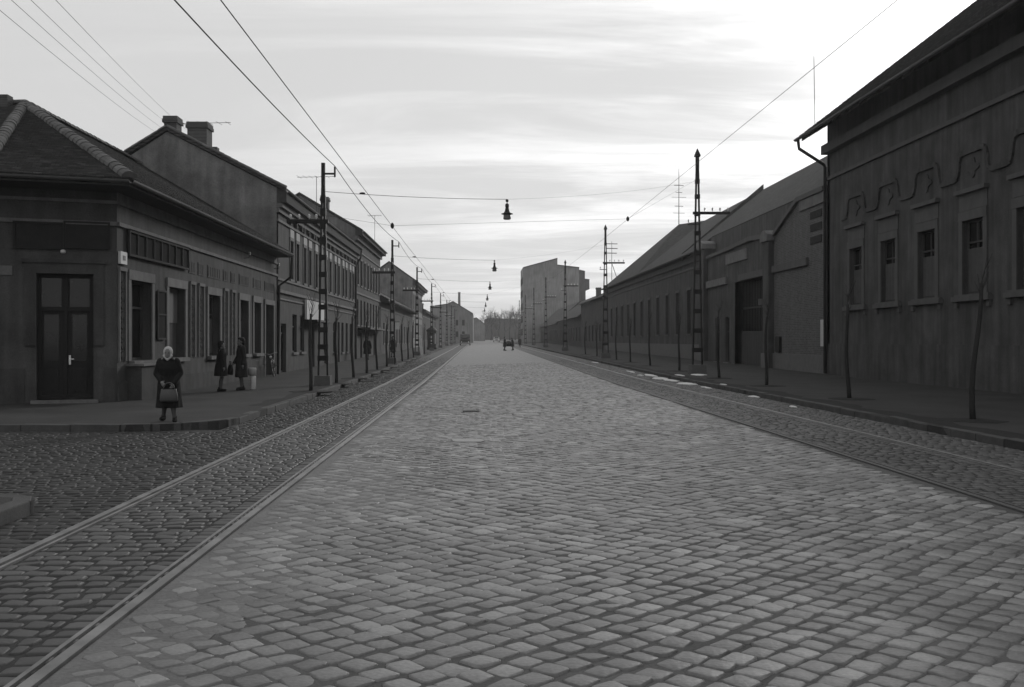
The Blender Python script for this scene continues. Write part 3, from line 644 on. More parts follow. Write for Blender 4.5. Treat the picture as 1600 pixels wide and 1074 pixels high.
# ---------------- three-storey house
up = [(75.9+2.32*k, 77.0+2.32*k, 6.0, 7.95) for k in range(8)]; mid = [(75.9+2.32*k, 77.0+2.32*k, 2.9, 4.85) for k in range(8)]
l3, l3r = two_storey('town_house', 'tall plain town house with dense window rows behind the row house', 75.05, 94, -8.75, 9.9, -13.5, 12.7, 9.6, up, mid, [(78.2, 79.4, .3, 2.3), (83, 84.4, .3, 2.3), (88, 89.2, .3, 2.3)],
    [(5.25, 5.4, .08), (8.5, 8.62, .08), (9.3, 9.6, .2)], wm='plaster')
mb = MB(); FL.box(mb, 76.4, 92.5, 2.55, 2.68, .0, 1.0); mb.build('canopy', 'iron', l3)
chimney(l3r, -12.4, 80, .6, .8, 12.0, 13.2)
antenna('tv_antenna', (-9.4, 90, 10.3), 2.7, 1.2, 5, 'television antenna above the eaves of the tall plain town house')
# ---------------- low house, then further row
low = [(97+3.9*k, 98.3+3.9*k, 1.4, 3.4) for k in range(10)]
l4, l4r = two_storey('low_house', 'single-storey house with deep eaves between the two tall left houses', 94.05, 140, -8.5, 5.45, -14, 8.3, 5.3, [], low, [(136.2, 137.6, .5, 2.9)], [(4.7, 4.85, .06)], wm='plaster')
up = [(141.5+3.2*k, 142.7+3.2*k, 6.2, 8.2) for k in range(7)]; low = [(141.5+3.2*k, 142.7+3.2*k, 2.2, 4.2) for k in range(7)]
l5, l5r = two_storey('corniced_house', 'two-storey house with blank dark gable and heavy cornice, far left', 140.05, 164, -8.45, 9.75, -12.6, 12.7, 9.4, up, low, [], [(5.1, 5.3, .1), (8.9, 9.1, .2), (9.15, 9.4, .4)], wm='plaster_pale')
low = [(166+4.2*k, 167.4+4.2*k, 1.8, 3.8) for k in range(12)]
l6, l6r = two_storey('low_terrace', 'low terrace house beyond the corniced house on the left', 164.05, 216, -8.7, 6.6, -13.5, 8.2, 6.3, [], low, [], [(5.6, 5.75, .08)], wm='plaster_dark')
chimney(l6r, -12.5, 180, .7, .9, 7.8, 9.3); chimney(l6r, -11.5, 200, .7, .9, 7.8, 9.1)
def far_house(name, label, d, pts, depth, m='far_wall', wins=()):
    """polygon (photo pixels) standing at depth d, given real thickness"""
    t = thing(name, label, 'building', ((pts[0][0]-VX)/FPX*d, d, gz(d)))
    P_ = [((x-VX)/FPX*d, d, EYE-(y-HY)*d/FPX) for x, y in pts]
    mb = MB(); mb.prism(P_, (0, depth, 0)); mb.build('wall', m, t)
    z0 = min(p[2] for p in P_)
    for i in range(len(P_)-1):
        a, b = P_[i], P_[i+1]
        if a[2] < z0+1 and b[2] < z0+1 or abs(a[0]-b[0]) < .05: continue
        mb = MB(); mb.prism([(a[0], d-.35, a[2]+.02), (b[0], d-.35, b[2]+.02), (b[0], d-.35, b[2]+.22), (a[0], d-.35, a[2]+.22)], (0, depth+.7, 0)); mb.build('roof', 'roof_far', t)
    for x0, y0, x1, y1 in wins:
        a = ((x0-VX)/FPX*d, EYE-(y0-HY)*d/FPX); b = ((x1-VX)/FPX*d, EYE-(y1-HY)*d/FPX)
        F = Frame((0, d, 0), (1, 0, 0), (0, -1, 0)); mb = MB(); bars(F, mb, a[0], b[0], b[1], a[1], .0, .1, 2, [], .06); w = mb.build('window', 'wood_frame', t)
        mb = MB(); F.box(mb, a[0], b[0], b[1], a[1], -.02, .015); mb.build('pane', 'pane_glass', w)
    return t
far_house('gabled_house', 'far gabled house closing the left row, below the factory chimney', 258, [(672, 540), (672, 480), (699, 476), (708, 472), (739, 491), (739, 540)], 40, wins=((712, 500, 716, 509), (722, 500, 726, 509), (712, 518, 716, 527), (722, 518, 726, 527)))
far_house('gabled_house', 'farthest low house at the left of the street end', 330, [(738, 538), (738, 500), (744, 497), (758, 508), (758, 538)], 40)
fc = thing('factory_chimney', 'thin factory chimney rising behind the far left roofs', 'chimney', ((717.5-VX)/FPX*430, 430, 0))
mb = MB(); mb.lathe([(.85, 0), (.5, 22), (.58, 22.05), (.58, 22.5)], ((717.5-VX)/FPX*430, 430, 0)); mb.build('stack', 'chimney_brick', fc, smooth=True)
# ================================================================== right side buildings
XR = 16.0
FR = Frame((XR, 0, 0), (0, 1, 0), (-1, 0, 0))
r1 = thing('school_building', 'large dark building with steep tiled roof at the right edge', 'building', (XR, 45.7, PZ))
D0, D1 = 11.0, 45.7
cs = [42.2-3.33*k for k in range(10)]
ops = [(c-.68, c+.68, 3.2, 5.62) for c in cs]
wall(FR, D0, D1, -.1, 11.6, ops, .24, 'plaster_right', r1)
for i, (c, o) in enumerate(zip(cs, ops)):
    w = window(FR, r1, o, .22, nu=2, zb=[4.9], sill=0, surround=.24, surm='trim_right', near=(i < 6), curtain=True)
    mb = MB(); FR.box(mb, c-1.22, c+1.22, 2.98, 3.14, -.02, .16); FR.box(mb, c-1.12, c+1.12, 3.14, 3.2, -.02, .1); FR.box(mb, c-1.16, c-.96, 2.78, 2.98, -.02, .08); FR.box(mb, c+.96, c+1.16, 2.78, 2.98, -.02, .08); mb.build('sill', 'trim_right', w)
    mb = MB(); FR.box(mb, c-.92, c+.92, 5.95, 6.5, -.02, .03); FR.box(mb, c-1.0, c+1.0, 6.5, 6.64, -.02, .17); mb.build('hood', 'trim_right', w)
    # stepped, curving label moulding above each window
    pts = [(-1.66, 7.05), (-1.2, 7.05), (-1.05, 7.1), (-.95, 7.3), (-.9, 7.6), (-.8, 7.8), (-.62, 7.86), (.62, 7.86), (.8, 7.8), (.9, 7.6), (.95, 7.3), (1.05, 7.1), (1.2, 7.05), (1.67, 7.05)]
    mb = MB()
    for (a, b), (p, q) in zip(pts, pts[1:]):
        n = Vector((-(q-b), p-a)).normalized()*.085
        mb.hexa([FR.P(c+a-n.x, b-n.y, -.02), FR.P(c+p-n.x, q-n.y, -.02), FR.P(c+p-n.x, q-n.y, .075), FR.P(c+a-n.x, b-n.y, .075), FR.P(c+a+n.x, b+n.y, -.02), FR.P(c+p+n.x, q+n.y, -.02), FR.P(c+p+n.x, q+n.y, .075), FR.P(c+a+n.x, b+n.y, .075)])
    mb.build('label_moulding', 'plaster_right', r1)
    mb = MB(); mb.prism([FR.P(c+.34*math.cos(t)*(1+.3*math.cos(4*t)), 7.3+.26*math.sin(t)*(1+.3*math.cos(4*t)), -.01) for t in [2*math.pi*k/24 for k in range(24)]], FR.N*.05); mb.build('rosette', 'plaster_right', r1)
mb = MB(); FR.box(mb, D0, D1, -.1, 1.55, -.02, .06); mb.build('plinth', 'plaster_right', r1)
mb = MB(); FR.box(mb, D0, D1, 9.0, 9.15, -.02, .1); mb.build('string_course', 'trim_right', r1)
mb = MB(); FR.box(mb, D0, D1, 10.2, 10.6, -.02, .3); mb.build('cornice', 'trim_right', r1)
EX, EZr, RX, RZ = 14.72, 10.95, 23.6, 17.75
poly = [(EX, D0-.4, EZr), (EX, D1+.35, EZr), (RX, D1+.35, RZ), (RX, D0-.4, RZ)]
rf = roof_slab(r1, [poly, [(RX, D0-.4, RZ), (RX, D1+.35, RZ), (32.4, D1+.35, EZr), (32.4, D0-.4, EZr)]], 'roof_far')
tiles(poly, (poly[0], poly[1]), 'roof_tile', rf, tw=.26, te=.25, lift=.07)
for e in (D0, D1-.3):
    mb = MB(); mb.prism([(XR, e, -.1), (XR, e, EZr+.765*1.28-.1), (RX, e, RZ-.1), (31.5, e, EZr+.6), (31.5, e, -.1)], (0, .3, 0)); mb.build('gable_wall', 'plaster_right', r1)
mb = MB(); mb.box(31.4, 31.5, D0+.3, D1-.3, -.1, 11.5); mb.build('rear_wall', 'plaster_right', r1)
k = D0+.2
while k < D1+.3:
    mb = MB(); mb.hexa([(EX+.08, k, EZr-.14), (16.1, k, EZr+.72), (16.1, k+.12, EZr+.72), (EX+.08, k+.12, EZr-.14), (EX+.08, k, EZr+.03), (16.1, k, EZr+1.02), (16.1, k+.12, EZr+1.02), (EX+.08, k+.12, EZr+.03)]); mb.build('rafter', 'wood_frame', rf); k += .98
gutter(r1, (EX-.07, D0-.4, EZr+.02), (EX-.07, D1+.35, EZr+.02), .085)
mb = MB(); mb.tube([(EX-.05, 45.75, EZr-.05), (EX, 45.75, 10.5), (15.8, 45.6, 9.75), (15.84, 45.55, 9.6), (15.84, 45.55, .2)], .075, 8); mb.build('downpipe', 'iron', r1)
mb = MB(); mb.box(15.9, 15.975, 45.83, 46.35, 1.42, 2.66)
po = tag(mb.build('poster', 'poster'), 'tall pale notice on the brick wall beside the dark downpipe', 'poster')
mb = MB(); mb.tube([(15.5, 45.9, 11.4), (15.45, 45.9, 14.8)], .015, 5); mb.build('lightning_rod', 'iron', r1)
# ---------------- gate wall
r2 = thing('gate_wall', 'brick yard wall with stepped parapet and dark gateway, right side', 'wall', (XR, 58, PZ))
def pw(name, pts, w0, w1, m, parent):
    mb = MB(); mb.prism([FR.P(u, z, w0) for u, z in pts], FR.N*(w1-w0)); return mb.build(name, m, parent)
pw('wall', [(45.75, -.1), (54.0, -.1), (54.0, 7.3), (53.6, 7.35), (49.7, 8.62), (45.75, 8.62)], -.5, 0, 'brick_wall', r2)
pw('coping', [(45.95, 8.62), (49.75, 8.62), (53.75, 7.32), (53.75, 7.52), (49.8, 8.84), (45.95, 8.84)], -.55, .16, 'trim_right', r2)
pw('parapet_panel', [(46.0, 8.1), (49.5, 8.1), (49.5, 8.6), (46.0, 8.6)], -.01, .08, 'trim', r2)
pw('band', [(48.3, 5.35), (53.95, 5.35), (53.95, 5.72), (48.3, 5.72)], -.01, .14, 'trim_right', r2)
for z in (6.3, 6.9, 7.5): pw('recess_panel', [(46.4, z), (48.0, z), (48.0, z+.35), (46.4, z+.35)], -.01, .03, 'inlay', r2)
pw('plinth', [(45.95, -.1), (54.0, -.1), (54.0, 1.0), (45.95, 1.0)], -.01, .07, 'stone', r2)
for a, b in ((54.0, 55.1), (69.6, 71.0)):
    p = pw('pier', [(a, -.1), (b, -.1), (b, 7.1 if a < 60 else 8.1), (a, 7.1 if a < 60 else 8.1)], -.55, .3, 'plaster_right', r2)
    z = 7.1 if a < 60 else 8.1
    pw('pier_cap', [(a-.12, z), (b+.12, z), (b+.12, z+.35), ((a+b)/2+.2, z+.6), ((a+b)/2-.2, z+.6), (a-.12, z+.35)], -.65, .42, 'trim', p)
    pw('pier_base', [(a-.06, -.1), (b+.06, -.1), (b+.06, 1.0), (a-.06, 1.0)], .3, .38, 'trim', p)
pw('wall', [(55.1, 5.3), (62.2, 5.3), (62.2, 7.45), (55.1, 7.45)], -.5, 0, 'plaster_right', r2)
pw('coping', [(55.25, 7.35), (58.5, 7.55), (62.3, 7.45), (69.5, 7.35), (69.5, 7.55), (62.3, 7.68), (58.5, 7.8), (55.25, 7.62)], -.5, .16, 'trim_right', r2)
pw('lettering_panel', [(59.2, 6.55), (64.2, 6.55), (64.2, 7.2), (59.2, 7.2)], .0, .09, 'trim', r2)
pw('band', [(55.15, 5.32), (61.0, 5.32), (61.0, 5.7), (55.15, 5.7)], -.01, .12, 'trim_right', r2)
pw('band', [(64.0, 5.32), (69.55, 5.32), (69.55, 5.78), (64.0, 5.78)], -.01, .15, 'trim', r2)
ops = [(63.6, 64.6, .3, 3.2), (66.2, 67.3, .3, 3.2)]
wall(FR, 62.2, 69.6, -.1, 7.35, ops, .3, 'plaster_right', r2)
for o in ops: window(FR, r2, o, .26, nu=1, near=False, sill=.12, frame='wood_dark')
gt = pw('gate_leaf', [(55.2, .2), (62.1, .2), (62.1, 2.25), (55.2, 2.25)], -.46, -.38, 'gate_wood', r2)
for kk in range(14):
    a = 55.25+.49*kk; mb = MB(); FR.box(mb, a, a+.45, .22, 2.2, -.38, -.36); mb.build('plank', 'gate_wood', gt)
pw('gate_grille', [(55.15, 2.3), (62.15, 2.3), (62.15, 5.3), (55.15, 5.3)], -.5, -.46, 'wood_dark', r2)
mb = MB()
for kk in range(20): FR.box(mb, 55.3+.34*kk, 55.36+.34*kk, 2.26, 5.28, -.44, -.40)
FR.box(mb, 55.2, 62.1, 3.6, 3.72, -.45, -.39); mb.build('gate_bars', 'iron', r2)
pw('lantern_board', [(56.0, 3.75), (58.2, 3.75), (58.2, 4.1), (56.0, 4.1)], -.36, -.30, 'plaster_right', r2)
mb = MB(); FR.box(mb, 52.6, 53.3, 1.1, 1.9, .0, .14); mb.build('letter_box', 'iron', r2)
# ---------------- long hall
r3 = thing('long_hall', 'long single-storey hall with big hipped tile roof behind right poles', 'building', (XR, 71, PZ+gz(71)))
ops = [(75.0+4.4*k, 76.3+4.4*k, 2.2, 5.5) for k in range(11)]
wall(FR, 71, 125, -.2, 7.9, ops, .25, 'plaster_right', r3)
for o in ops: window(FR, r3, o, .22, nu=2, zb=[3.4, 4.6], near=False, sill=.1, sillm='trim_right', surround=.15, surm='trim_right')
for z0, z1, w in ((7.0, 7.15, .08), (7.5, 7.9, .2)):
    mb = MB(); FR.box(mb, 71, 125, z0, z1, -.02, w); mb.build('string_course', 'trim_right', r3)
mb = MB(); FR.box(mb, 71, 125, -.2, 1.4, -.02, .07); mb.build('plinth', 'stone', r3)
AP = (20.3, 101, 13.4); e = 15.35; Z8 = 8.0; rz = 13.3
rf3 = roof_slab(r3, [[(16.7, 46.1, 9.08), (16.7, 71, 9.08), (22, 71, rz), (22, 46.1, rz)], [(e, 71, Z8), (e, 97, Z8), (22, 97, rz), (22, 71, rz)], [(e, 97, Z8), (e, 125, Z8), AP], [(e, 97, Z8), AP, (22, 97, rz)],
    [(e, 125, Z8), (28, 125, Z8), AP], [AP, (28, 125, Z8), (22, 97, rz)], [(22, 97, rz), (28, 125, Z8), (28, 46.1, Z8), (22, 46.1, rz)]], 'roof_far')
mb = MB(); mb.prism([(e+.4, 76.9, Z8+.45), (22, 76.9, rz+.45), (22, 76.9, rz-.3), (e+.4, 76.9, Z8-.2)], (0, .4, 0)); mb.build('fire_wall', 'plaster_dark', rf3)
mb = MB(); mb.box(27.5, 27.7, 46, 125, -.2, 8); mb.box(16.5, 27.5, 124.7, 124.98, -.2, 7.9); mb.box(16.55, 27.5, 46.2, 46.5, -.2, 8.9); mb.box(16.55, 16.7, 46.5, 71, -.1, 9.0); mb.build('rear_wall', 'plaster_right', r3)
gutter(r3, (e-.06, 71, Z8+.03), (e-.06, 125, Z8+.03))
def mast(name, label, p, h, bars_, cat='antenna'):
    t = thing(name, label, cat, p); P0 = Vector(p); mb = MB(); mb.tube([P0, P0+Vector((0, 0, h))], .045, 6, .025); mb.build('mast', 'iron', t)
    for z, ln, th in bars_:
        mb = MB(); mb.tube([P0+Vector((-ln, -.1, z)), P0+Vector((ln, .1, z))], th, 5); mb.build('cross_bar', 'iron', t)
    return t
mast('aerial_mast', 'tall thin aerial mast on the apex of the long hall roof', AP, 5.7, ((4.0, .5, .03), (3.3, .35, .025), (2.8, .75, .02), (1.9, .45, .03), (1.2, .6, .02)))
m2 = mast('roof_mast', 'telegraph mast with three cross-arms on the far right roof', (17.1, 128, 8.2), 6.2, ((5.9, .75, .05), (5.3, .75, .05), (4.7, .65, .05)), 'mast')
mb = MB(); mb.tube([(17.1, 128, 11.6), (18.2, 128.3, 8.6)], .04, 5); mb.build('stay', 'iron', m2)
def right_house(name, label, d0, d1, ze, xa, za, step, wm='plaster_right', xe=15.5):
    t = thing(name, label, 'building', (XR, d0, PZ+gz(d0))); n = int((d1-d0-2)/step)
    ops = [(d0+1.5+step*k, d0+2.8+step*k, 1.6, min(3.8, ze-.8)) for k in range(n)]
    wall(FR, d0+.03, d1, -.2, ze, ops, .22, wm, t)
    for o in ops: window(FR, t, o, .2, near=False, sill=.1, surround=.12, surm='trim_right', sillm='trim_right')
    s = (za-ze)/(xa-xe)
    rf = roof_slab(t, [[(xe, d0+.03, ze), (xe, d1, ze), (xa, d1, za), (xa, d0+.03, za)], [(xa, d0+.03, za), (xa, d1, za), (2*xa-xe, d1, ze), (2*xa-xe, d0+.03, ze)]], 'roof_far')
    for e_ in (d0+.03, d1-.3):
        mb = MB(); mb.prism([(XR, e_, -.2), (XR, e_, ze+.1), (xa, e_, za-.05), (2*xa-XR, e_, ze+.1), (2*xa-XR, e_, -.2)], (0, .3, 0)); mb.build('gable_wall', wm, t)
    mb = MB(); mb.box(2*xa-XR-.1, 2*xa-XR, d0+.4, d1-.4, -.2, ze); mb.build('rear_wall', wm, t)
    gutter(t, (xe-.06, d0+.05, ze+.03), (xe-.06, d1, ze+.03)); return t, rf
a, b = right_house('flat_fronted_house', 'dark flat-fronted house next after the long hall', 125, 156, 7.2, 20, 8.4, 4.2)
chimney(b, 19.5, 150, 1.0, 1.0, 8.0, 9.6)
a, b = right_house('cottage', 'low cottage with tiled roof before the tall blank block', 156, 202, 5.4, 21, 9.6, 4.6, 'plaster_dark'); chimney(b, 20.5, 170, .8, .9, 9.0, 10.7)
a, b = right_house('cottage', 'last low cottage on the right, below the tall blank block', 202, 257, 5.0, 20.5, 9.6, 5, 'plaster_dark')
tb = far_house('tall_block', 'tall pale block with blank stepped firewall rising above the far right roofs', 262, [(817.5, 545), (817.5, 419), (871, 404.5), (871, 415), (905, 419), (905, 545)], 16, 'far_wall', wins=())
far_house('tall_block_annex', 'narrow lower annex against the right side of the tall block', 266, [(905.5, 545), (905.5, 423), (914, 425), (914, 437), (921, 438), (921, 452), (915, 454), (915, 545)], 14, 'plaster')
# street-front strip of windows on the tall block's left flank, seen edge-on from a step aside
FT = Frame(((817.5-VX)/FPX*262, 0, 0), (0, 1, 0), (-1, 0, 0))
for k in range(4):
    for j in range(5): window(FT, tb, (264+3.6*k, 265.3+3.6*k, 3+3.4*j, 4.8+3.4*j), -.02, near=False, sill=0)
far_house('end_building', 'wide hazy building with low roof across the far end of the street', 420, [(757, 538), (757, 500), (764, 498), (800, 499), (818, 500), (818, 538)], 20, 'plaster_dark')
# ================================================================== poles, lamps, wires
def lattice(mb_name, t, x0, z0, z1, w0, w1, ch=.075):
    """two upright channels, tapering towards each other"""
    for s in (-1, 1):
        mb = MB(); a, b = s*w0/2, s*w1/2
        mb.hexa([(a-ch/2, -.07, z0), (a+ch/2, -.07, z0), (a+ch/2, .07, z0), (a-ch/2, .07, z0), (b-ch/2, -.06, z1), (b+ch/2, -.06, z1), (b+ch/2, .06, z1), (b-ch/2, .06, z1)]); mb.build('upright', 'iron', t, local=True)
def plate(t, z, w, h=.22):
    mb = MB(); mb.box(-w/2-.045, w/2+.045, -.085, .085, z-h/2, z+h/2); mb.build('batten_plate', 'iron', t, local=True)
def insul(t, x, z, up=1):
    mb = MB(); mb.tube([(x, 0, z), (x, 0, z+.08)], .012, 5); mb.lathe([(.02, .06), (.05, .07), (.03, .11), (.05, .13), (.025, .19)], (x, 0, z), 8); mb.build('insulator', 'porcelain', t, local=True)
def left_pole():
    t = thing('tram_pole', '', 'pole', (0, 0, 0), 'lattice tram poles on the left pavement')
    mb = MB(); mb.hexa([(-.29, -.29, -.1), (.29, -.29, -.1), (.29, .29, -.1), (-.29, .29, -.1), (-.27, -.27, .34), (.27, -.27, .34), (.27, .27, .34), (-.27, .27, .34)]); mb.build('concrete_base', 'concrete', t, local=True)
    H = 6.95; w = lambda z: .32+(.07-.32)*(z-.34)/(H-.34)
    lattice('u', t, 0, .3, H, .32, .07, .065)
    for z in (.95, 1.35, 1.95, 2.75, 3.3, 3.9, 4.5, 5.1, 5.65, 6.1, 6.55): plate(t, z, w(z), .18 if z < 5 else .26)
    mb = MB(); mb.box(-.065, .065, -.06, .06, 6.85, 7.83); mb.build('head', 'iron', t, local=True)
    mb = MB(); mb.box(-1.28, .18, -.06, -.0, 5.72, 5.84); mb.box(-1.28, .18, .0, .06, 5.70, 5.82); mb.build('cross_arm', 'iron', t, local=True)
    for x in (-1.15, -.85, -.5, -.25): insul(t, x, 5.84)
    mb = MB(); mb.box(.06, .42, -.03, .03, 7.42, 7.48); mb.box(.38, .44, -.03, .03, 7.34, 7.7); mb.build('bracket', 'iron', t, local=True)
    return t
LP = [35.1, 63.2, 88.5, 116, 143, 171, 199, 227]
lp = left_pole()
for i, d in enumerate(LP):
    lab = f'{ORD[i]} iron lattice pole from the camera along the left pavement'
    if i == 0: lp.location = (-5.48, d, PZ+gz(d)); lp['label'] = lab+', with bracket and cross-arm'
    else: copy_tree(lp, (-5.48, d, PZ+gz(d)), lab)
def right_pole():
    t = thing('tram_pole', '', 'pole', (0, 0, 0), 'tall lattice poles on the right pavement')
    mb = MB(); mb.hexa([(-.36, -.36, -.1), (.36, -.36, -.1), (.36, .36, -.1), (-.36, .36, -.1), (-.34, -.34, .42), (.34, -.34, .42), (.34, .34, .42), (-.34, .34, .42)]); mb.build('concrete_base', 'concrete', t, local=True)
    H = 9.6; w = lambda z: .43+(.08-.43)*(z-.4)/(H-.4)
    lattice('u', t, 0, .38, H, .43, .08, .07)
    for z in (1.1, 2.0, 2.9, 3.8, 4.7, 5.6, 6.5, 7.4, 8.2, 8.9): plate(t, z, w(z), .2)
    mb = MB(); mb.box(-.075, .075, -.07, .07, 9.0, 10.05); mb.rings([[(x*s, y*s, z) for x, y in ((-.13, -.12), (.13, -.12), (.13, .12), (-.13, .12))] for z, s in ((10.05, 1), (10.12, .95), (10.42, .12))]); mb.build('pointed_cap', 'iron', t, local=True)
    mb = MB(); mb.box(-.2, 1.5, -.06, .06, 7.38, 7.5); mb.build('cross_arm', 'iron', t, local=True)
    for x in (.35, .7, 1.05, 1.42): insul(t, x, 7.5)
    mb = MB(); mb.box(-.45, .12, -.03, .03, 6.9, 6.95); mb.build('side_bracket', 'iron', t, local=True); insul(t, -.4, 6.95)
    return t
RP = [46.1, 77.8, 114, 147, 179, 211, 243]
rp = right_pole()
for i, d in enumerate(RP):
    lab = f'{ORD[i]} tall lattice pole with pointed cap from the camera, right pavement'
    if i == 0: rp.location = (10.12, d, PZ+gz(d)); rp['label'] = lab
    else: copy_tree(rp, (9.9, d, PZ+gz(d)), lab)
def sag(p, q, s, n=12):
    p = Vector(p); q = Vector(q); return [p.lerp(q, i/n)-Vector((0, 0, s*4*(i/n)*(1-i/n))) for i in range(n+1)]
def wire(pts, r, label, group=None, n=5):
    mb = MB(); mb.tube(pts, r, n); return tag(mb.build('overhead_wire', 'wire'), label, 'wire', group)
tip = lambda d: (-5.07, d, PZ+gz(d)+7.72)
pts = sag((-5.07, -14, 7.85), tip(LP[0]), .5, 24)
for a, b in zip(LP, LP[1:]): pts += sag(tip(a), tip(b), .32)[1:]
wire(pts, .014, 'thick black feeder cable running over the left pole brackets')
wire([(-2.88, d, 5.5+gz(d)) for d in (-14, 20, 40, 120, 260, 400)], .0075, 'thin tram contact wire above the left track')
wire([(4.97, d, 5.74+gz(d)) for d in (-14, 20, 40, 120, 260, 400)], .0045, 'thin tram contact wire above the right side of the road')
lx, lam = 1.0, None
def street_lamp():
    t = thing('hanging_lamp', '', 'street lamp', (0, 0, 0), 'street lamps hung over the road')
    mb = MB(); mb.ellipsoid((0, 0, 0), (.055, .055, .055), 10, 6); mb.tube([(0, 0, -.03), (0, 0, -.12)], .014, 5); mb.build('hanger', 'iron', t, True, True)
    mb = MB(); mb.lathe([(.02, -.09), (.06, -.12), (.07, -.18), (.058, -.24), (.08, -.36), (.12, -.43), (.205, -.455), (.205, -.475), (.13, -.48)][::-1], (0, 0, 0), 16); mb.build('hood', 'iron', t, False, True)
    mb = MB(); mb.lathe([(.125, -.475), (.135, -.64), (.11, -.665)][::-1], (0, 0, 0), 16); mb.build('glass_shade', 'lamp_glass', t, True, True)
    return t
lam = street_lamp()
for i, d in enumerate(LP[:6]):
    z = 6.62+gz(d); lab = f'{ORD[i]} bell-shaped lamp hanging over the middle of the road'
    if i == 0: lam.location = (lx, d, z); lam['label'] = lab
    else: copy_tree(lam, (lx, d, z), lab)
    mb = MB(); mb.tube(sag((-5.4, d, z+.32), (lx, d, z+.05), .06), .009, 5)
    k = min(range(len(RP)), key=lambda j: abs(RP[j]-d-9)); e = (10.0, RP[k], PZ+gz(RP[k])+8.9)
    if i < 4: mb.tube(sag((lx, d, z+.05), e, .15), .003, 4)
    sw = tag(mb.build('span_wire', 'wire'), f'{ORD[i]} cross-street wire carrying a hanging lamp', 'wire', 'lamp span wires')
    mb = MB(); mb.ellipsoid((-4.1, d, z+.26), (.11, .04, .04), 8, 6); mb.build('insulator', 'iron', sw)
wire([(-5.4, 35.1, 6.1), (-2.88, 33.2, 5.52), (4.97, 33.2, 5.75), (10.0, 46.1, 9.1)], .004, 'thin cross wire steadying both tram contact wires', n=4)
mb = MB(); mb.lathe([(.02, -.1), (.06, -.04), (.06, .04), (.02, .1)], (-2.88, 33.2, 5.52), 8); tag(mb.build('wire_clamp', 'iron'), 'small dark clamp where the cross wire meets the left contact wire', 'clamp')
mb = MB(); mb.lathe([(.02, -.08), (.05, -.03), (.05, .03), (.02, .08)], (4.97, 33.2, 5.75), 8); tag(mb.build('wire_clamp', 'iron'), 'small dark clamp where the cross wire meets the right contact wire', 'clamp')
def at(x, y, d): return ((x-VX)/FPX*d, d, EYE-(y-HY)*d/FPX)
for k, (a, b) in enumerate((((-38, -15), (247, 209)), ((-18, -32), (254, 201)), ((22, -25), (262, 193)), ((60, -28), (294, 205)))):
    wire(sag(at(*a, 13), at(*b, 45.7 if k < 3 else 48.5), .1, 8), .005, f'{("lowest", "second lowest", "second highest", "highest")[k]} of the four telephone wires at upper left', 'telephone wires', 4)
# ================================================================== saplings, stop signs
def sapling(h, lean, seed):
    rr = random.Random(seed); t = thing('sapling', '', 'tree', (0, 0, 0), 'bare saplings along the pavements')
    pts = [Vector((lean*max(0, z/h)**1.3+.03*math.sin(z*2.3+seed), .02*math.sin(z*1.7), z)) for z in [h*i/8-.05 for i in range(9)]]
    mb = MB(); mb.tube(pts, .062, 8, .036); mb.build('trunk', 'bark', t, True, True)
    mb = MB(); top = pts[-1]
    for k in range(6):
        a = rr.uniform(0, 6.28); ln = rr.uniform(.3, .75); st_ = pts[-1-rr.randrange(2)]
        mid = st_+Vector((math.cos(a)*.05, math.sin(a)*.05, ln*.5)); end = st_+Vector((math.cos(a)*.16, math.sin(a)*.16, ln)); mb.tube([st_, mid, end], .008, 4, .003)
        for q in range(2): mb.tube([mid, mid+Vector((rr.uniform(-.2, .2), rr.uniform(-.2, .2), rr.uniform(.15, .4)))], .006, 3, .003)
    mb.build('crown', 'twig', t, False, True); return t
SV = [sapling(2.45, .03, 1), sapling(2.6, -.06, 2), sapling(2.75, .16, 3)]
used = set()
def plant(x, d, v, label):
    loc = (x, d, PZ+gz(d))
    if v not in used: used.add(v); SV[v].location = loc; SV[v]['label'] = label
    else: copy_tree(SV[v], loc, label)
    n = 14; mb = MB(); pts = [(x+.62*math.cos(t)*random.uniform(.8, 1.15), d+.62*math.sin(t)*random.uniform(.8, 1.15)) for t in [2*math.pi*i/n for i in range(n)]]
    z = PZ+gz(d); mb.rings([[(a, b, z-.03) for a, b in pts], [(a, b, z+.006) for a, b in pts], [(x+(a-x)*.5, d+(b-d)*.5, z+.03) for a, b in pts]]); struct(mb.build('tree_pit', 'earth'))
for i, d in enumerate((30.7, 36.2, 41.2, 46, 50.8, 56, 67.5, 73, 79, 95)): plant(-5.2, d, (0, 0, 1, 0, 1, 0, 1, 0, 1, 0)[i], f'{ORD[i]} bare sapling from the camera on the left pavement')
for i, d in enumerate((19.6, 26.8, 34.5, 41.3, 49.5, 57.9, 65.5, 72, 84, 93)): plant(9.95 if i else 9.72, d, (2, 1, 0, 1, 0, 1, 0, 1, 0, 1)[i], f'{ORD[i]} bare sapling from the camera on the right pavement')
def stop(x, d, label):
    t = thing('stop_sign', label, 'sign', (x, d, PZ+gz(d))); mb = MB(); mb.tube([(0, 0, -.05), (0, 0, 2.6)], .032, 8); mb.build('post', 'iron', t, True, True)
    mb = MB(); mb.box(.04, .30, -.012, .012, 2.15, 2.58); mb.build('plate', 'sign_pale', t, False, True)
    mb = MB(); mb.box(-.03, .31, -.02, .02, 2.58, 2.61); mb.build('plate_rail', 'iron', t, False, True)
stop(-5.15, 61, 'tram stop post with small white plate beside the second left pole')
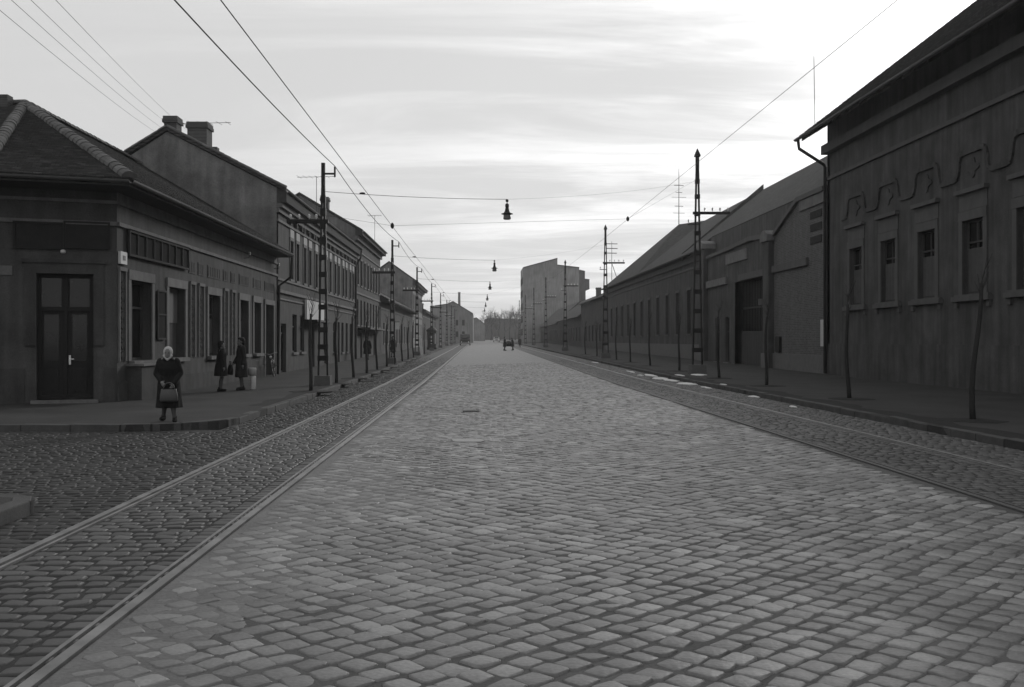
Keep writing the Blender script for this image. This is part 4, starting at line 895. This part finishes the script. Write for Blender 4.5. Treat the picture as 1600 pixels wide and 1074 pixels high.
# advertising column
ac = thing('advertising_column', 'dark round advertising column with domed cap on the far left pavement', 'column', (-5.9, 125, PZ+gz(125)))
mb = MB(); mb.lathe([(.62, -.1), (.62, .25), (.55, .3), (.55, 2.25)], (0, 0, 0), 20); mb.build('drum', 'sign_dark', ac, True, True)
mb = MB(); mb.lathe([(.55, 2.25), (.68, 2.28), (.68, 2.4), (.5, 2.62), (.2, 2.8), (.05, 3.0)], (0, 0, 0), 20); mb.build('cap', 'iron', ac, True, True)
for k in range(5):
    a = -1.9+.55*k; mb = MB(); q = [(.558*math.cos(a+.42*s/4), .558*math.sin(a+.42*s/4)) for s in range(5)]
    mb.add([(x, y, z) for x, y in q for z in (.7+.1*(k % 2), 1.7+.15*(k % 3))], [(2*s, 2*s+2, 2*s+3, 2*s+1) for s in range(4)]); mb.build('bill', ('poster', 'leather_grey')[k % 2], ac, False, True)
lb = thing('leaning_board', 'pale narrow plank standing by the third left pole', 'plank', (-5.1, 88, PZ+gz(88))); mb = MB(); mb.hexa([(0, 0, 0), (.2, 0, 0), (.2, .05, 0), (0, .05, 0), (-.22, .3, 1.75), (-.02, .3, 1.75), (-.02, .35, 1.75), (-.22, .35, 1.75)]); mb.build('plank_face', 'sign_pale', lb, False, True)
# ================================================================== bare trees
def bare_tree(label, x, d, h, seed, levels=5, base=None, n0=3, group='bare trees at the street end'):
    rr = random.Random(seed); z = gz(d) if base is None else base; t = thing('bare_tree', label, 'tree', (x, d, z), group)
    trunk = MB(); crown = MB()
    def grow(p, dr, ln, r, lv):
        pts = [p]; q = p; dd = dr.copy()
        for _ in range(3):
            dd = (dd+Vector((rr.gauss(0, .10), rr.gauss(0, .10), .05))).normalized(); q = q+dd*ln/3; pts.append(q)
        (trunk if lv == 0 else crown).tube(pts, r, 6 if lv < 2 else 3, r*.62, lv < 2)
        if lv >= levels: return
        for _ in range(3 if lv < 3 else 4):
            a = rr.uniform(.25, .75); side = Vector((rr.gauss(0, 1), rr.gauss(0, 1), rr.gauss(0, .4))).normalized()
            st_ = pts[-1] if rr.random() < .6 else pts[2]
            grow(st_, (dd*math.cos(a)+side*math.sin(a)).normalized(), ln*rr.uniform(.62, .85), r*.55, lv+1)
    grow(Vector((0, 0, -.1)), Vector((0, 0, 1)), h*.28, h*.02, 0)
    trunk.build('trunk', 'bark', t, True, True); crown.build('crown', 'twig', t, False, True); return t
spots = [(738, 350, 10.5), (748, 380, 12), (757, 362, 13), (767, 372, 13), (774, 385, 14), (781, 365, 14.5), (789, 378, 16), (797, 362, 15), (805, 372, 16), (812, 355, 15)]
for i, (px_, d, h) in enumerate(spots): bare_tree(f'{("leftmost", "second", "third", "fourth", "fifth", "sixth", "seventh", "eighth", "ninth", "rightmost")[i]} bare tree from the left at the far end of the street', (px_-VX)/FPX*d, d, h, 20+i, 5)
bare_tree('bare tree top showing above the steep right roof', 29.8, 60, 24, 5, 5, base=0, group=None)
# ================================================================== people
def remesh(name, mb, voxel, m, parent, smooth_it=3, noise=0):
    me = bpy.data.meshes.new(name+'_raw'); me.from_pydata(mb.v, [], mb.f)
    bm = bmesh.new(); bm.from_mesh(me); bmesh.ops.recalc_face_normals(bm, faces=bm.faces); bm.to_mesh(me); bm.free()
    o = bpy.data.objects.new(name+'_raw', me); COL.objects.link(o)
    r = o.modifiers.new('r', 'REMESH'); r.mode = 'VOXEL'; r.voxel_size = voxel; r.use_smooth_shade = True
    s = o.modifiers.new('s', 'SMOOTH'); s.iterations = smooth_it; s.factor = .5
    dg = bpy.context.evaluated_depsgraph_get(); out = bpy.data.meshes.new_from_object(o.evaluated_get(dg)); out.name = name
    bpy.data.objects.remove(o); bpy.data.meshes.remove(me)
    out.materials.clear(); out.materials.append(MAT[m])
    for q in out.polygons: q.use_smooth = True
    n = bpy.data.objects.new(name, out); COL.objects.link(n); n.parent = parent; return n
def person(label, loc, rz, height, arms, stride=.0, coat='cloth_black', hem=.42, scarf=False, hair=True, legm='stocking', stoop=0.0, vox=.012, wide=1.0, trousers=False, group=None, spread=0.0):
    """built at 1.6 m facing -Y, then scaled. arms: ((elbow, wrist) left, right) in local metres"""
    t = thing('person', label, 'person', loc, group, rz); s = height/1.6; t.scale = (s, s, s)
    b = MB(); st = stoop
    hd = Vector((0, -.03-st*.9, 1.475-st*.25)); nk = Vector((0, -.0-st*.5, 1.33-st*.1))
    # torso, neck, head
    b.capsule((0, 0, .86), (0, -.01, 1.0), .135, .125); b.capsule((0, -.01, 1.0), (0, -.02-st*.3, 1.22-st*.06), .125, .14); b.capsule((-.12, -st*.45, 1.29-st*.09), (.12, -st*.45, 1.29-st*.09), .075, .075)
    b.capsule(nk-Vector((0, 0, .06)), hd-Vector((0, -.01, .06)), .055, .05)
    b.ellipsoid(hd+Vector((0, .012, .025)), (.078, .095, .098)); b.ellipsoid(hd+Vector((0, -.028, -.045)), (.058, .06, .07)); b.capsule(hd+Vector((0, -.09, .0)), hd+Vector((0, -.105, -.028)), .012, .016)
    b.ellipsoid(hd+Vector((0, -.078, -.068)), (.026, .014, .012), 8, 6)
    for sx in (-1, 1): b.ellipsoid(hd+Vector((sx*.08, .012, -.005)), (.014, .024, .032), 8, 6)
    sl = MB()
    for sx, (el, wr) in zip((-1, 1), arms):
        sh = Vector((sx*.165, -st*.45, 1.285-st*.09)); el = Vector(el); wr = Vector(wr)
        b.capsule(sh, el, .05, .042); b.capsule(el, wr, .042, .028)
        sl.capsule(sh, el, .078, .066); sl.capsule(el, el.lerp(wr, .93), .066, .054)
        d = (wr-el).normalized(); sd = d.cross(Vector((0, 1, 0)) if abs(d.y) < .8 else Vector((0, 0, 1))).normalized(); nm = d.cross(sd)
        if nm.y < 0: nm = -nm
        pc = wr+d*.05; b.capsule(wr, pc+d*.02, .026, .034)
        for k in range(4):          # four bent fingers of different lengths
            o_ = (k-1.5)*.019; r0 = pc+d*.03+sd*o_; ln = (.062, .075, .07, .055)[k]; m1 = r0+d*ln*.55+nm*.008; m2 = m1+(d*.6+nm*.8).normalized()*ln*.5
            b.capsule(r0, m1, .0105, .0095, 6); b.capsule(m1, m2, .0095, .0085, 6)
        th = wr+d*.025+sd*(.028 if sx < 0 else -.028); b.capsule(th, th+(d*.6+sd*(.7 if sx < 0 else -.7)).normalized()*.045, .012, .0105, 6); 
    shoes = MB()
    for sx in (-1, 1):
        f = sx*stride; hip = Vector((sx*.085, 0, .84)); kn = Vector((sx*.08, -.04-f*.5, .46)); an = Vector((sx*(.075+spread), .02-f, .085+max(0, -f)*.18))
        b.capsule(hip, kn, .085, .058); b.capsule(kn, kn.lerp(an, .35)+Vector((0, .015, 0)), .056, .056); b.capsule(kn.lerp(an, .35)+Vector((0, .015, 0)), an, .056, .036)
        shoes.capsule(an+Vector((0, .035, -.045)), an+Vector((sx*.012, -.06, -.05)), .054, .054); shoes.capsule(an+Vector((sx*.012, -.06, -.045)), an+Vector((sx*.025, -.15, -.05)), .052, .042); shoes.capsule(an+Vector((0, .01, -.02)), an+Vector((0, .01, .03)), .05, .046); shoes.box(an.x-.03, an.x+.03, an.y+.02, an.y+.07, an.z-.085, an.z-.04)
    body = remesh('body', b, vox*.8, 'skin', t, 2); body.name = 'body'
    remesh('shoes', shoes, vox, 'leather', t, 2)
    if not trousers:
        lg = MB()
        for sx in (-1, 1):
            f = sx*stride; kn = Vector((sx*.08, -.04-f*.5, .46)); an = Vector((sx*(.075+spread), .02-f, .085+max(0, -f)*.18)); mc = kn.lerp(an, .35)+Vector((0, .015, 0))
            lg.capsule(kn, mc, .06, .06); lg.capsule(mc, an, .06, .041)
        remesh('stockings', lg, vox, legm, t, 2)
    else:
        lg = MB()
        for sx in (-1, 1):
            f = sx*stride; hip = Vector((sx*.085, 0, .84)); kn = Vector((sx*.08, -.04-f*.5, .46)); an = Vector((sx*(.075+spread), .02-f, .1+max(0, -f)*.18))
            lg.capsule(hip, kn, .11, .085); lg.capsule(kn, an, .085, .075)
        remesh('trousers', lg, vox, 'cloth_dark', t, 2)
    # coat: lofted skirt and chest plus sleeves
    cm = MB(); R_ = []; n = 28
    for z, rx, ry, oy, fl in ((hem, .245*wide, .20*wide, .0, .05), (hem+.2, .225*wide, .185*wide, 0, .035), (.82, .205*wide, .17*wide, 0, .012), (.98, .175*wide, .145*wide, -.01, .004), (1.12-st*.05, .18*wide, .145*wide, -.02-st*.25, 0), (1.24-st*.08, .185, .13, -.02-st*.4, 0), (1.32-st*.1, .15, .105, -.01-st*.45, 0), (1.375-st*.11, .085, .085, -.01-st*.5, 0)):
        R_.append([(rx*math.cos(a)*(1+fl*math.sin(a*7+1)), oy+ry*math.sin(a)*(1+fl*math.sin(a*5)), z) for a in [2*math.pi*j/n for j in range(n)]])
    cm.rings(R_); cm.v += []; k = len(cm.v); cm.v += sl.v; cm.f += [tuple(i+k for i in q) for q in sl.f]
    cm.capsule((-.07, -.09-st*.5, 1.33-st*.1), (.07, -.09-st*.5, 1.33-st*.1), .028, .028); cm.box(-.012, .012, -.165*wide, -.12, hem+.1, 1.2-st*.1)
    coat_o = remesh('coat', cm, vox, coat, t, 2)
    if scarf:
        sc = MB(); sc.ellipsoid(hd+Vector((0, .035, .03)), (.102, .105, .122)); sc.capsule(hd+Vector((-.075, -.01, -.05)), hd+Vector((0, -.05, -.125)), .03, .03); sc.capsule(hd+Vector((.075, -.01, -.05)), hd+Vector((0, -.05, -.125)), .03, .03); sc.capsule(hd+Vector((0, .07, -.06)), hd+Vector((0, .1, -.16)), .07, .03)
        remesh('headscarf', sc, vox*.8, 'scarf', t, 2)
    elif hair:
        sc = MB(); sc.ellipsoid(hd+Vector((0, .04, .045)), (.098, .098, .105)); sc.ellipsoid(hd+Vector((0, .075, -.02)), (.085, .06, .09)); sc.ellipsoid(hd+Vector((0, -.03, .105)), (.07, .06, .035))
        remesh('hair', sc, vox*.8, 'hair', t, 2)
    for sx in (-1, 1):
        e = MB(); e.ellipsoid(hd+Vector((sx*.03, -.084, .012)), (.012, .008, .008), 8, 6); e.build('eye', 'hair', t, True, True)
    return t
DOWN = (((-.24, .0, 1.03), (-.25, -.04, .80)), ((.24, .0, 1.03), (.25, -.04, .80)))
FRONT = (((-.235, -.02, 1.03), (-.09, -.24, .88)), ((.235, -.02, 1.03), (.09, -.24, .88)))
pz = lambda d: PZ+gz(d)
person('woman in a black coat and pale headscarf stepping towards the kerb with a grey bag', (-6.02, 19.35, pz(19)), R(8), 1.47, (((-.25, -.03, 1.02), (-.12, -.22, .86)), ((.24, -.0, 1.03), (.13, -.21, .80))), .13, 'cloth_black', .30, scarf=True, spread=.06, stoop=.12, vox=.011, wide=1.14)
def handbag(label, x, d, z, w, h, th, rz, m):
    t = thing('handbag', label, 'bag', (x, d, z), None, rz); mb = MB(); R_ = []; n = 16
    for zz, s, q in ((0, .9, .8), (.03, 1, 1), (h*.5, .97, 1.05), (h*.92, .86, .6), (h, .84, .35)): R_.append([(w/2*s*math.copysign(abs(math.cos(a))**.6, math.cos(a)), th/2*q*math.copysign(abs(math.sin(a))**.6, math.sin(a)), zz) for a in [2*math.pi*j/n for j in range(n)]])
    mb.rings(R_); mb.build('pouch', m, t, True, True)
    for s in (-1, 1): mb = MB(); mb.tube([(w*.25*math.cos(a)*1.2, s*th*.12, h+.12*math.sin(a)) for a in [math.pi*k/8 for k in range(9)]], .009, 6); mb.build('strap', m, t, True, True)
    mb = MB(); mb.box(-w*.3, w*.3, -th*.2, th*.2, h-.01, h+.012); mb.build('clasp', 'leather', t, False, True)
handbag('grey bag held in front by the woman in the headscarf', -5.93, 19.06, .53, .34, .24, .15, R(8), 'leather_grey')
person('woman in a dark swing coat standing by the corner building, seen from behind left', (-7.95, 30.7, pz(30)), R(115), 1.55, DOWN, .03, 'cloth_black', .5, vox=.013, wide=1.05)
person('dark-haired woman in a long coat facing the other woman, holding a bag', (-7.5, 31.5, pz(31)), R(-62), 1.66, (((-.22, -.05, 1.02), (-.16, -.2, .82)), ((.23, .02, 1.03), (.24, -.02, .80))), .03, 'cloth_dark', .4, vox=.013)
handbag('dark shopping bag hanging between the two standing women', -7.78, 31.2, .62, .36, .3, .14, R(-62), 'leather')
ct = thing('milk_churn', 'pale upright container standing behind the two women', 'container', (-7.25, 32.0, pz(32)))
mb = MB(); mb.lathe([(.075, 0), (.09, .02), (.09, .4), (.08, .44)], (0, 0, 0), 16); mb.build('drum', 'sign_pale', ct, True, True)
mb = MB(); mb.lathe([(.08, .44), (.13, .47), (.135, .66), (.12, .7)], (-.03, 0, 0), 16); mb.build('top', 'panel_pale', ct, True, True)
person('person in a dark coat walking away along the left house fronts under the canopy', (-8.05, 72, pz(72)), R(170), 1.68, DOWN, .12, 'cloth_black', .42, vox=.03, wide=1.15)
person('person in dark clothes standing just behind the second left pole', (-6.9, 80, pz(80)), R(30), 1.7, DOWN, .04, 'cloth_black', .42, vox=.03, wide=1.1)
person('person in a dark coat standing in the road beside the handcart', (3.25, 125, gz(125)), R(80), 1.72, FRONT, .05, 'cloth_black', .42, vox=.03)
person('person bending behind the handcart in the road', (4.35, 127, gz(127)), R(-70), 1.6, FRONT, .1, 'cloth_dark', .45, vox=.03, stoop=.16)
person('person in dark clothes near the right kerb far up the street', (6.6, 160, gz(160)), R(10), 1.6, DOWN, .05, 'cloth_dark', .42, vox=.035)
# ================================================================== handcart, bicycle, car, van
def wheel(mb_r, mb_s, c, r, tr, axis, n=22, spokes=12):
    c = Vector(c); ax = Vector(axis).normalized(); a = ax.cross(Vector((0, 0, 1))).normalized(); b = Vector((0, 0, 1))
    ring = [c+a*r*math.cos(2*math.pi*i/n)+b*r*math.sin(2*math.pi*i/n) for i in range(n+1)]
    mb_r.tube(ring, tr, 6, cap=False)
    if mb_s is not None:
        for i in range(spokes):
            t_ = 2*math.pi*i/spokes; mb_s.tube([c+ax*.02*(1 if i % 2 else -1), c+(a*math.cos(t_)+b*math.sin(t_))*r], .0035 if tr < .03 else .018, 4)
        mb_s.tube([c-ax*.05, c+ax*.05], .022, 8)
hc = thing('handcart', 'dark loaded two-wheeled handcart standing in the road far away', 'handcart', (3.8, 126.5, gz(126)))
mb = MB(); mb.box(-.45, .45, -.7, .7, .5, .58); mb.box(-.45, -.4, -.7, .7, .58, .95); mb.box(.4, .45, -.7, .7, .58, .95); mb.box(-.4, .4, .65, .7, .58, .95); mb.build('tray', 'wood_dark', hc, False, True)
mb = MB(); mb.ellipsoid((0, 0, .85), (.4, .6, .35)); mb.build('load', 'cloth_dark', hc, True, True)
mb = MB(); mb.tube([(-.35, -.7, .55), (-.3, -1.6, .8)], .03); mb.tube([(.35, -.7, .55), (.3, -1.6, .8)], .03); mb.tube([(-.3, -1.6, .8), (.3, -1.6, .8)], .025); mb.build('shafts', 'wood_dark', hc, False, True)
for s in (-1, 1):
    a, b = MB(), MB(); wheel(a, b, (s*.55, 0, .42), .4, .03, (1, 0, 0)); w = a.build('wheel', 'iron', hc, False, True); b.build('spokes', 'wood_dark', w, False, True)
bk = thing('bicycle', 'bicycle leaning on the corner building wall beside its far door', 'bicycle', (-8.85, 43.2, pz(43)), None, R(8)); bk.rotation_euler = (0, R(-9), R(7))
for y, nm in ((-.52, 'wheel'), (.52, 'wheel')):
    a, b = MB(), MB(); wheel(a, b, (0, y, .34), .32, .02, (1, 0, 0), 24, 16); w = a.build('wheel', 'rubber', bk, True, True); b.build('spokes', 'chrome', w, False, True)
    mb = MB(); mb.tube([(0, y+.36*math.cos(t_), .34+.36*math.sin(t_)) for t_ in [R(20+q*14) for q in range(11)]], .022, 5); mb.build('mudguard', 'paint_dark', bk, True, True)
mb = MB()
for p, q in (((0, -.36, .82), (0, .12, .30)), ((0, .12, .30), (0, .3, .80)), ((0, -.34, .74), (0, .28, .74)), ((0, .12, .30), (.03, .52, .34)), ((0, .28, .76), (.03, .52, .34)), ((0, -.34, .9), (0, -.40, .62)), ((.03, -.40, .62), (.03, -.52, .34)), ((-.03, -.40, .62), (-.03, -.52, .34))): mb.tube([p, q], .015, 6)
mb.build('frame', 'paint_dark', bk, True, True)
mb = MB(); mb.tube([(-.28, -.2, .98), (-.27, -.34, 1.0), (-.1, -.38, 1.0), (0, -.35, .95), (.1, -.38, 1.0), (.27, -.34, 1.0), (.28, -.2, .98)], .012, 6); mb.build('handlebar', 'chrome', bk, True, True)
mb = MB(); mb.ellipsoid((0, .36, .88), (.09, .14, .035)); mb.capsule((0, .3, .87), (0, .2, .87), .04, .02); mb.tube([(0, .3, .78), (0, .32, .86)], .013, 6); mb.build('saddle', 'leather', bk, True, True)
mb = MB(); mb.lathe([(.03, -.05), (.055, .0), (.055, .04)], (0, 0, 0), 12); mb.v = [(x, -.46-z, .86+y) for x, y, z in mb.v]; mb.build('headlamp', 'headlight', bk, True, True)
mb = MB(); mb.tube([(-.1, .12, .14), (-.07, .12, .14), (-.07, .12, .3), (.07, .12, .3), (.07, .12, .46), (.1, .12, .46)], .012, 6); mb.box(-.19, -.09, .08, .16, .13, .155); mb.box(.09, .19, .08, .16, .45, .475); mb.build('crank_and_pedals', 'iron', bk, False, True)
def motor(name, label, loc, rz, Lg, Wd, prof, cabin, paint, wheels):
    t = thing(name, label, name.split('_')[-1], loc, None, rz)
    def loft(pr, ws): 
        mb = MB(); mb.rings([[(s*w, y, z) for y, z in pr] for s, w in ws]); return mb
    w2 = Wd/2
    loft(prof, ((-1, w2*.96), (-1, w2*.98), (1, w2*.98), (1, w2*.96)))
    mb = MB(); mb.rings([[(x, y*(1-.02*k), z) for y, z in prof] for x, k in ((-w2, 1), (-w2*.93, 0), (w2*.93, 0), (w2, 1))]); mb.build('body', paint, t, False, True)
    mb = MB(); mb.rings([[(x, y*k, z) for y, z in cabin] for x, k in ((-w2*.9, .96), (-w2*.8, 1), (w2*.8, 1), (w2*.9, .96))]); cb_ = mb.build('cabin', paint, t, False, True)
    (y0, z0), (y1, z1), (y2, z2), (y3, z3) = cabin[0], cabin[1], cabin[2], cabin[3]
    mb = MB(); q = .012
    mb.add([(-w2*.72, y0+(y1-y0)*.15-q, z0+(z1-z0)*.15), (w2*.72, y0+(y1-y0)*.15-q, z0+(z1-z0)*.15), (w2*.66, y0+(y1-y0)*.85-q, z0+(z1-z0)*.85), (-w2*.66, y0+(y1-y0)*.85-q, z0+(z1-z0)*.85)], [(0, 1, 2, 3)]); mb.build('windscreen', 'pane_glass', cb_, False, True)
    for s in (-1, 1):
        mb = MB(); mb.add([(s*(w2*.9+.01), y0*.7+y1*.3, z0+.12), (s*(w2*.9+.01), y3*.8, z0+.12), (s*(w2*.9+.01), y2*.85, z1-.1), (s*(w2*.9+.01), y1+.1, z1-.1)], [(0, 1, 2, 3)]); mb.build('side_window', 'pane_glass', cb_, False, True)
        for y in wheels:
            mb = MB(); mb.lathe([(.12, -.09), (.31, -.09), (.33, -.05), (.33, .05), (.31, .09), (.12, .09)], (0, 0, 0), 18); mb.v = [(s*(w2-.08)+z, y+x, .33+yy) for x, yy, z in mb.v]; w = mb.build('wheel', 'rubber', t, True, True)
            mb = MB(); mb.lathe([(.14, 0), (.1, .03), (.03, .04)], (0, 0, 0), 12); mb.v = [(s*(w2+.005+z), y+x, .33+yy) for x, yy, z in mb.v]; mb.build('hubcap', 'chrome', w, True, True)
        mb = MB(); mb.ellipsoid((s*w2*.68, prof[1][0]+.02, .66), (.1, .05, .1)); mb.build('headlight', 'headlight', t, True, True)
    mb = MB(); mb.box(-w2*.98, w2*.98, prof[0][0]-.08, prof[0][0]-.01, .38, .52); mb.build('bumper', 'chrome', t, False, True)
    mb = MB(); mb.box(-w2*.45, w2*.45, prof[0][0]-.03, prof[0][0]+.03, .56, .76); mb.build('grille', 'iron', t, False, True)
    return t
sed = [(-2.1, .28), (-2.12, .62), (-1.95, .86), (-.75, .95), (1.1, .95), (2.0, .85), (2.12, .6), (2.08, .28)]
motor('pale_car', 'pale saloon car driving towards the camera at the far end of the street', (4.9, 275, gz(275)), 0, 4.2, 1.66, sed, [(-.85, .93), (-.35, 1.45), (.7, 1.45), (1.25, .93)], 'paint_pale', (-1.3, 1.3))
vp = [(-2.4, .3), (-2.42, .8), (-2.3, 1.15), (-1.5, 1.25), (2.4, 1.25), (2.45, .7), (2.4, .3)]
motor('parked_van', 'dark van parked at the far left kerb', (-2.55, 188, gz(188)), 0, 4.8, 1.95, vp, [(-1.5, 1.22), (-1.15, 2.1), (2.3, 2.15), (2.4, 1.22)], 'paint_dark', (-1.5, 1.5))
HAZE = .0004
# ================================================================== haze in the air
mb = MB(); mb.box(-70, 80, -25, 760, -1.2, 30)
hz = bpy.data.materials.new('haze'); hz.use_nodes = True; t = hz.node_tree; t.nodes.clear()
ho = t.nodes.new('ShaderNodeOutputMaterial'); pv = t.nodes.new('ShaderNodeVolumePrincipled')
pv.inputs['Color'].default_value = (.9, .9, .9, 1); pv.inputs['Density'].default_value = HAZE; pv.inputs['Anisotropy'].default_value = .55
t.links.new(pv.outputs[0], ho.inputs['Volume']); MAT['haze'] = hz
o = mb.build('haze', 'haze'); o['kind'] = 'stuff'
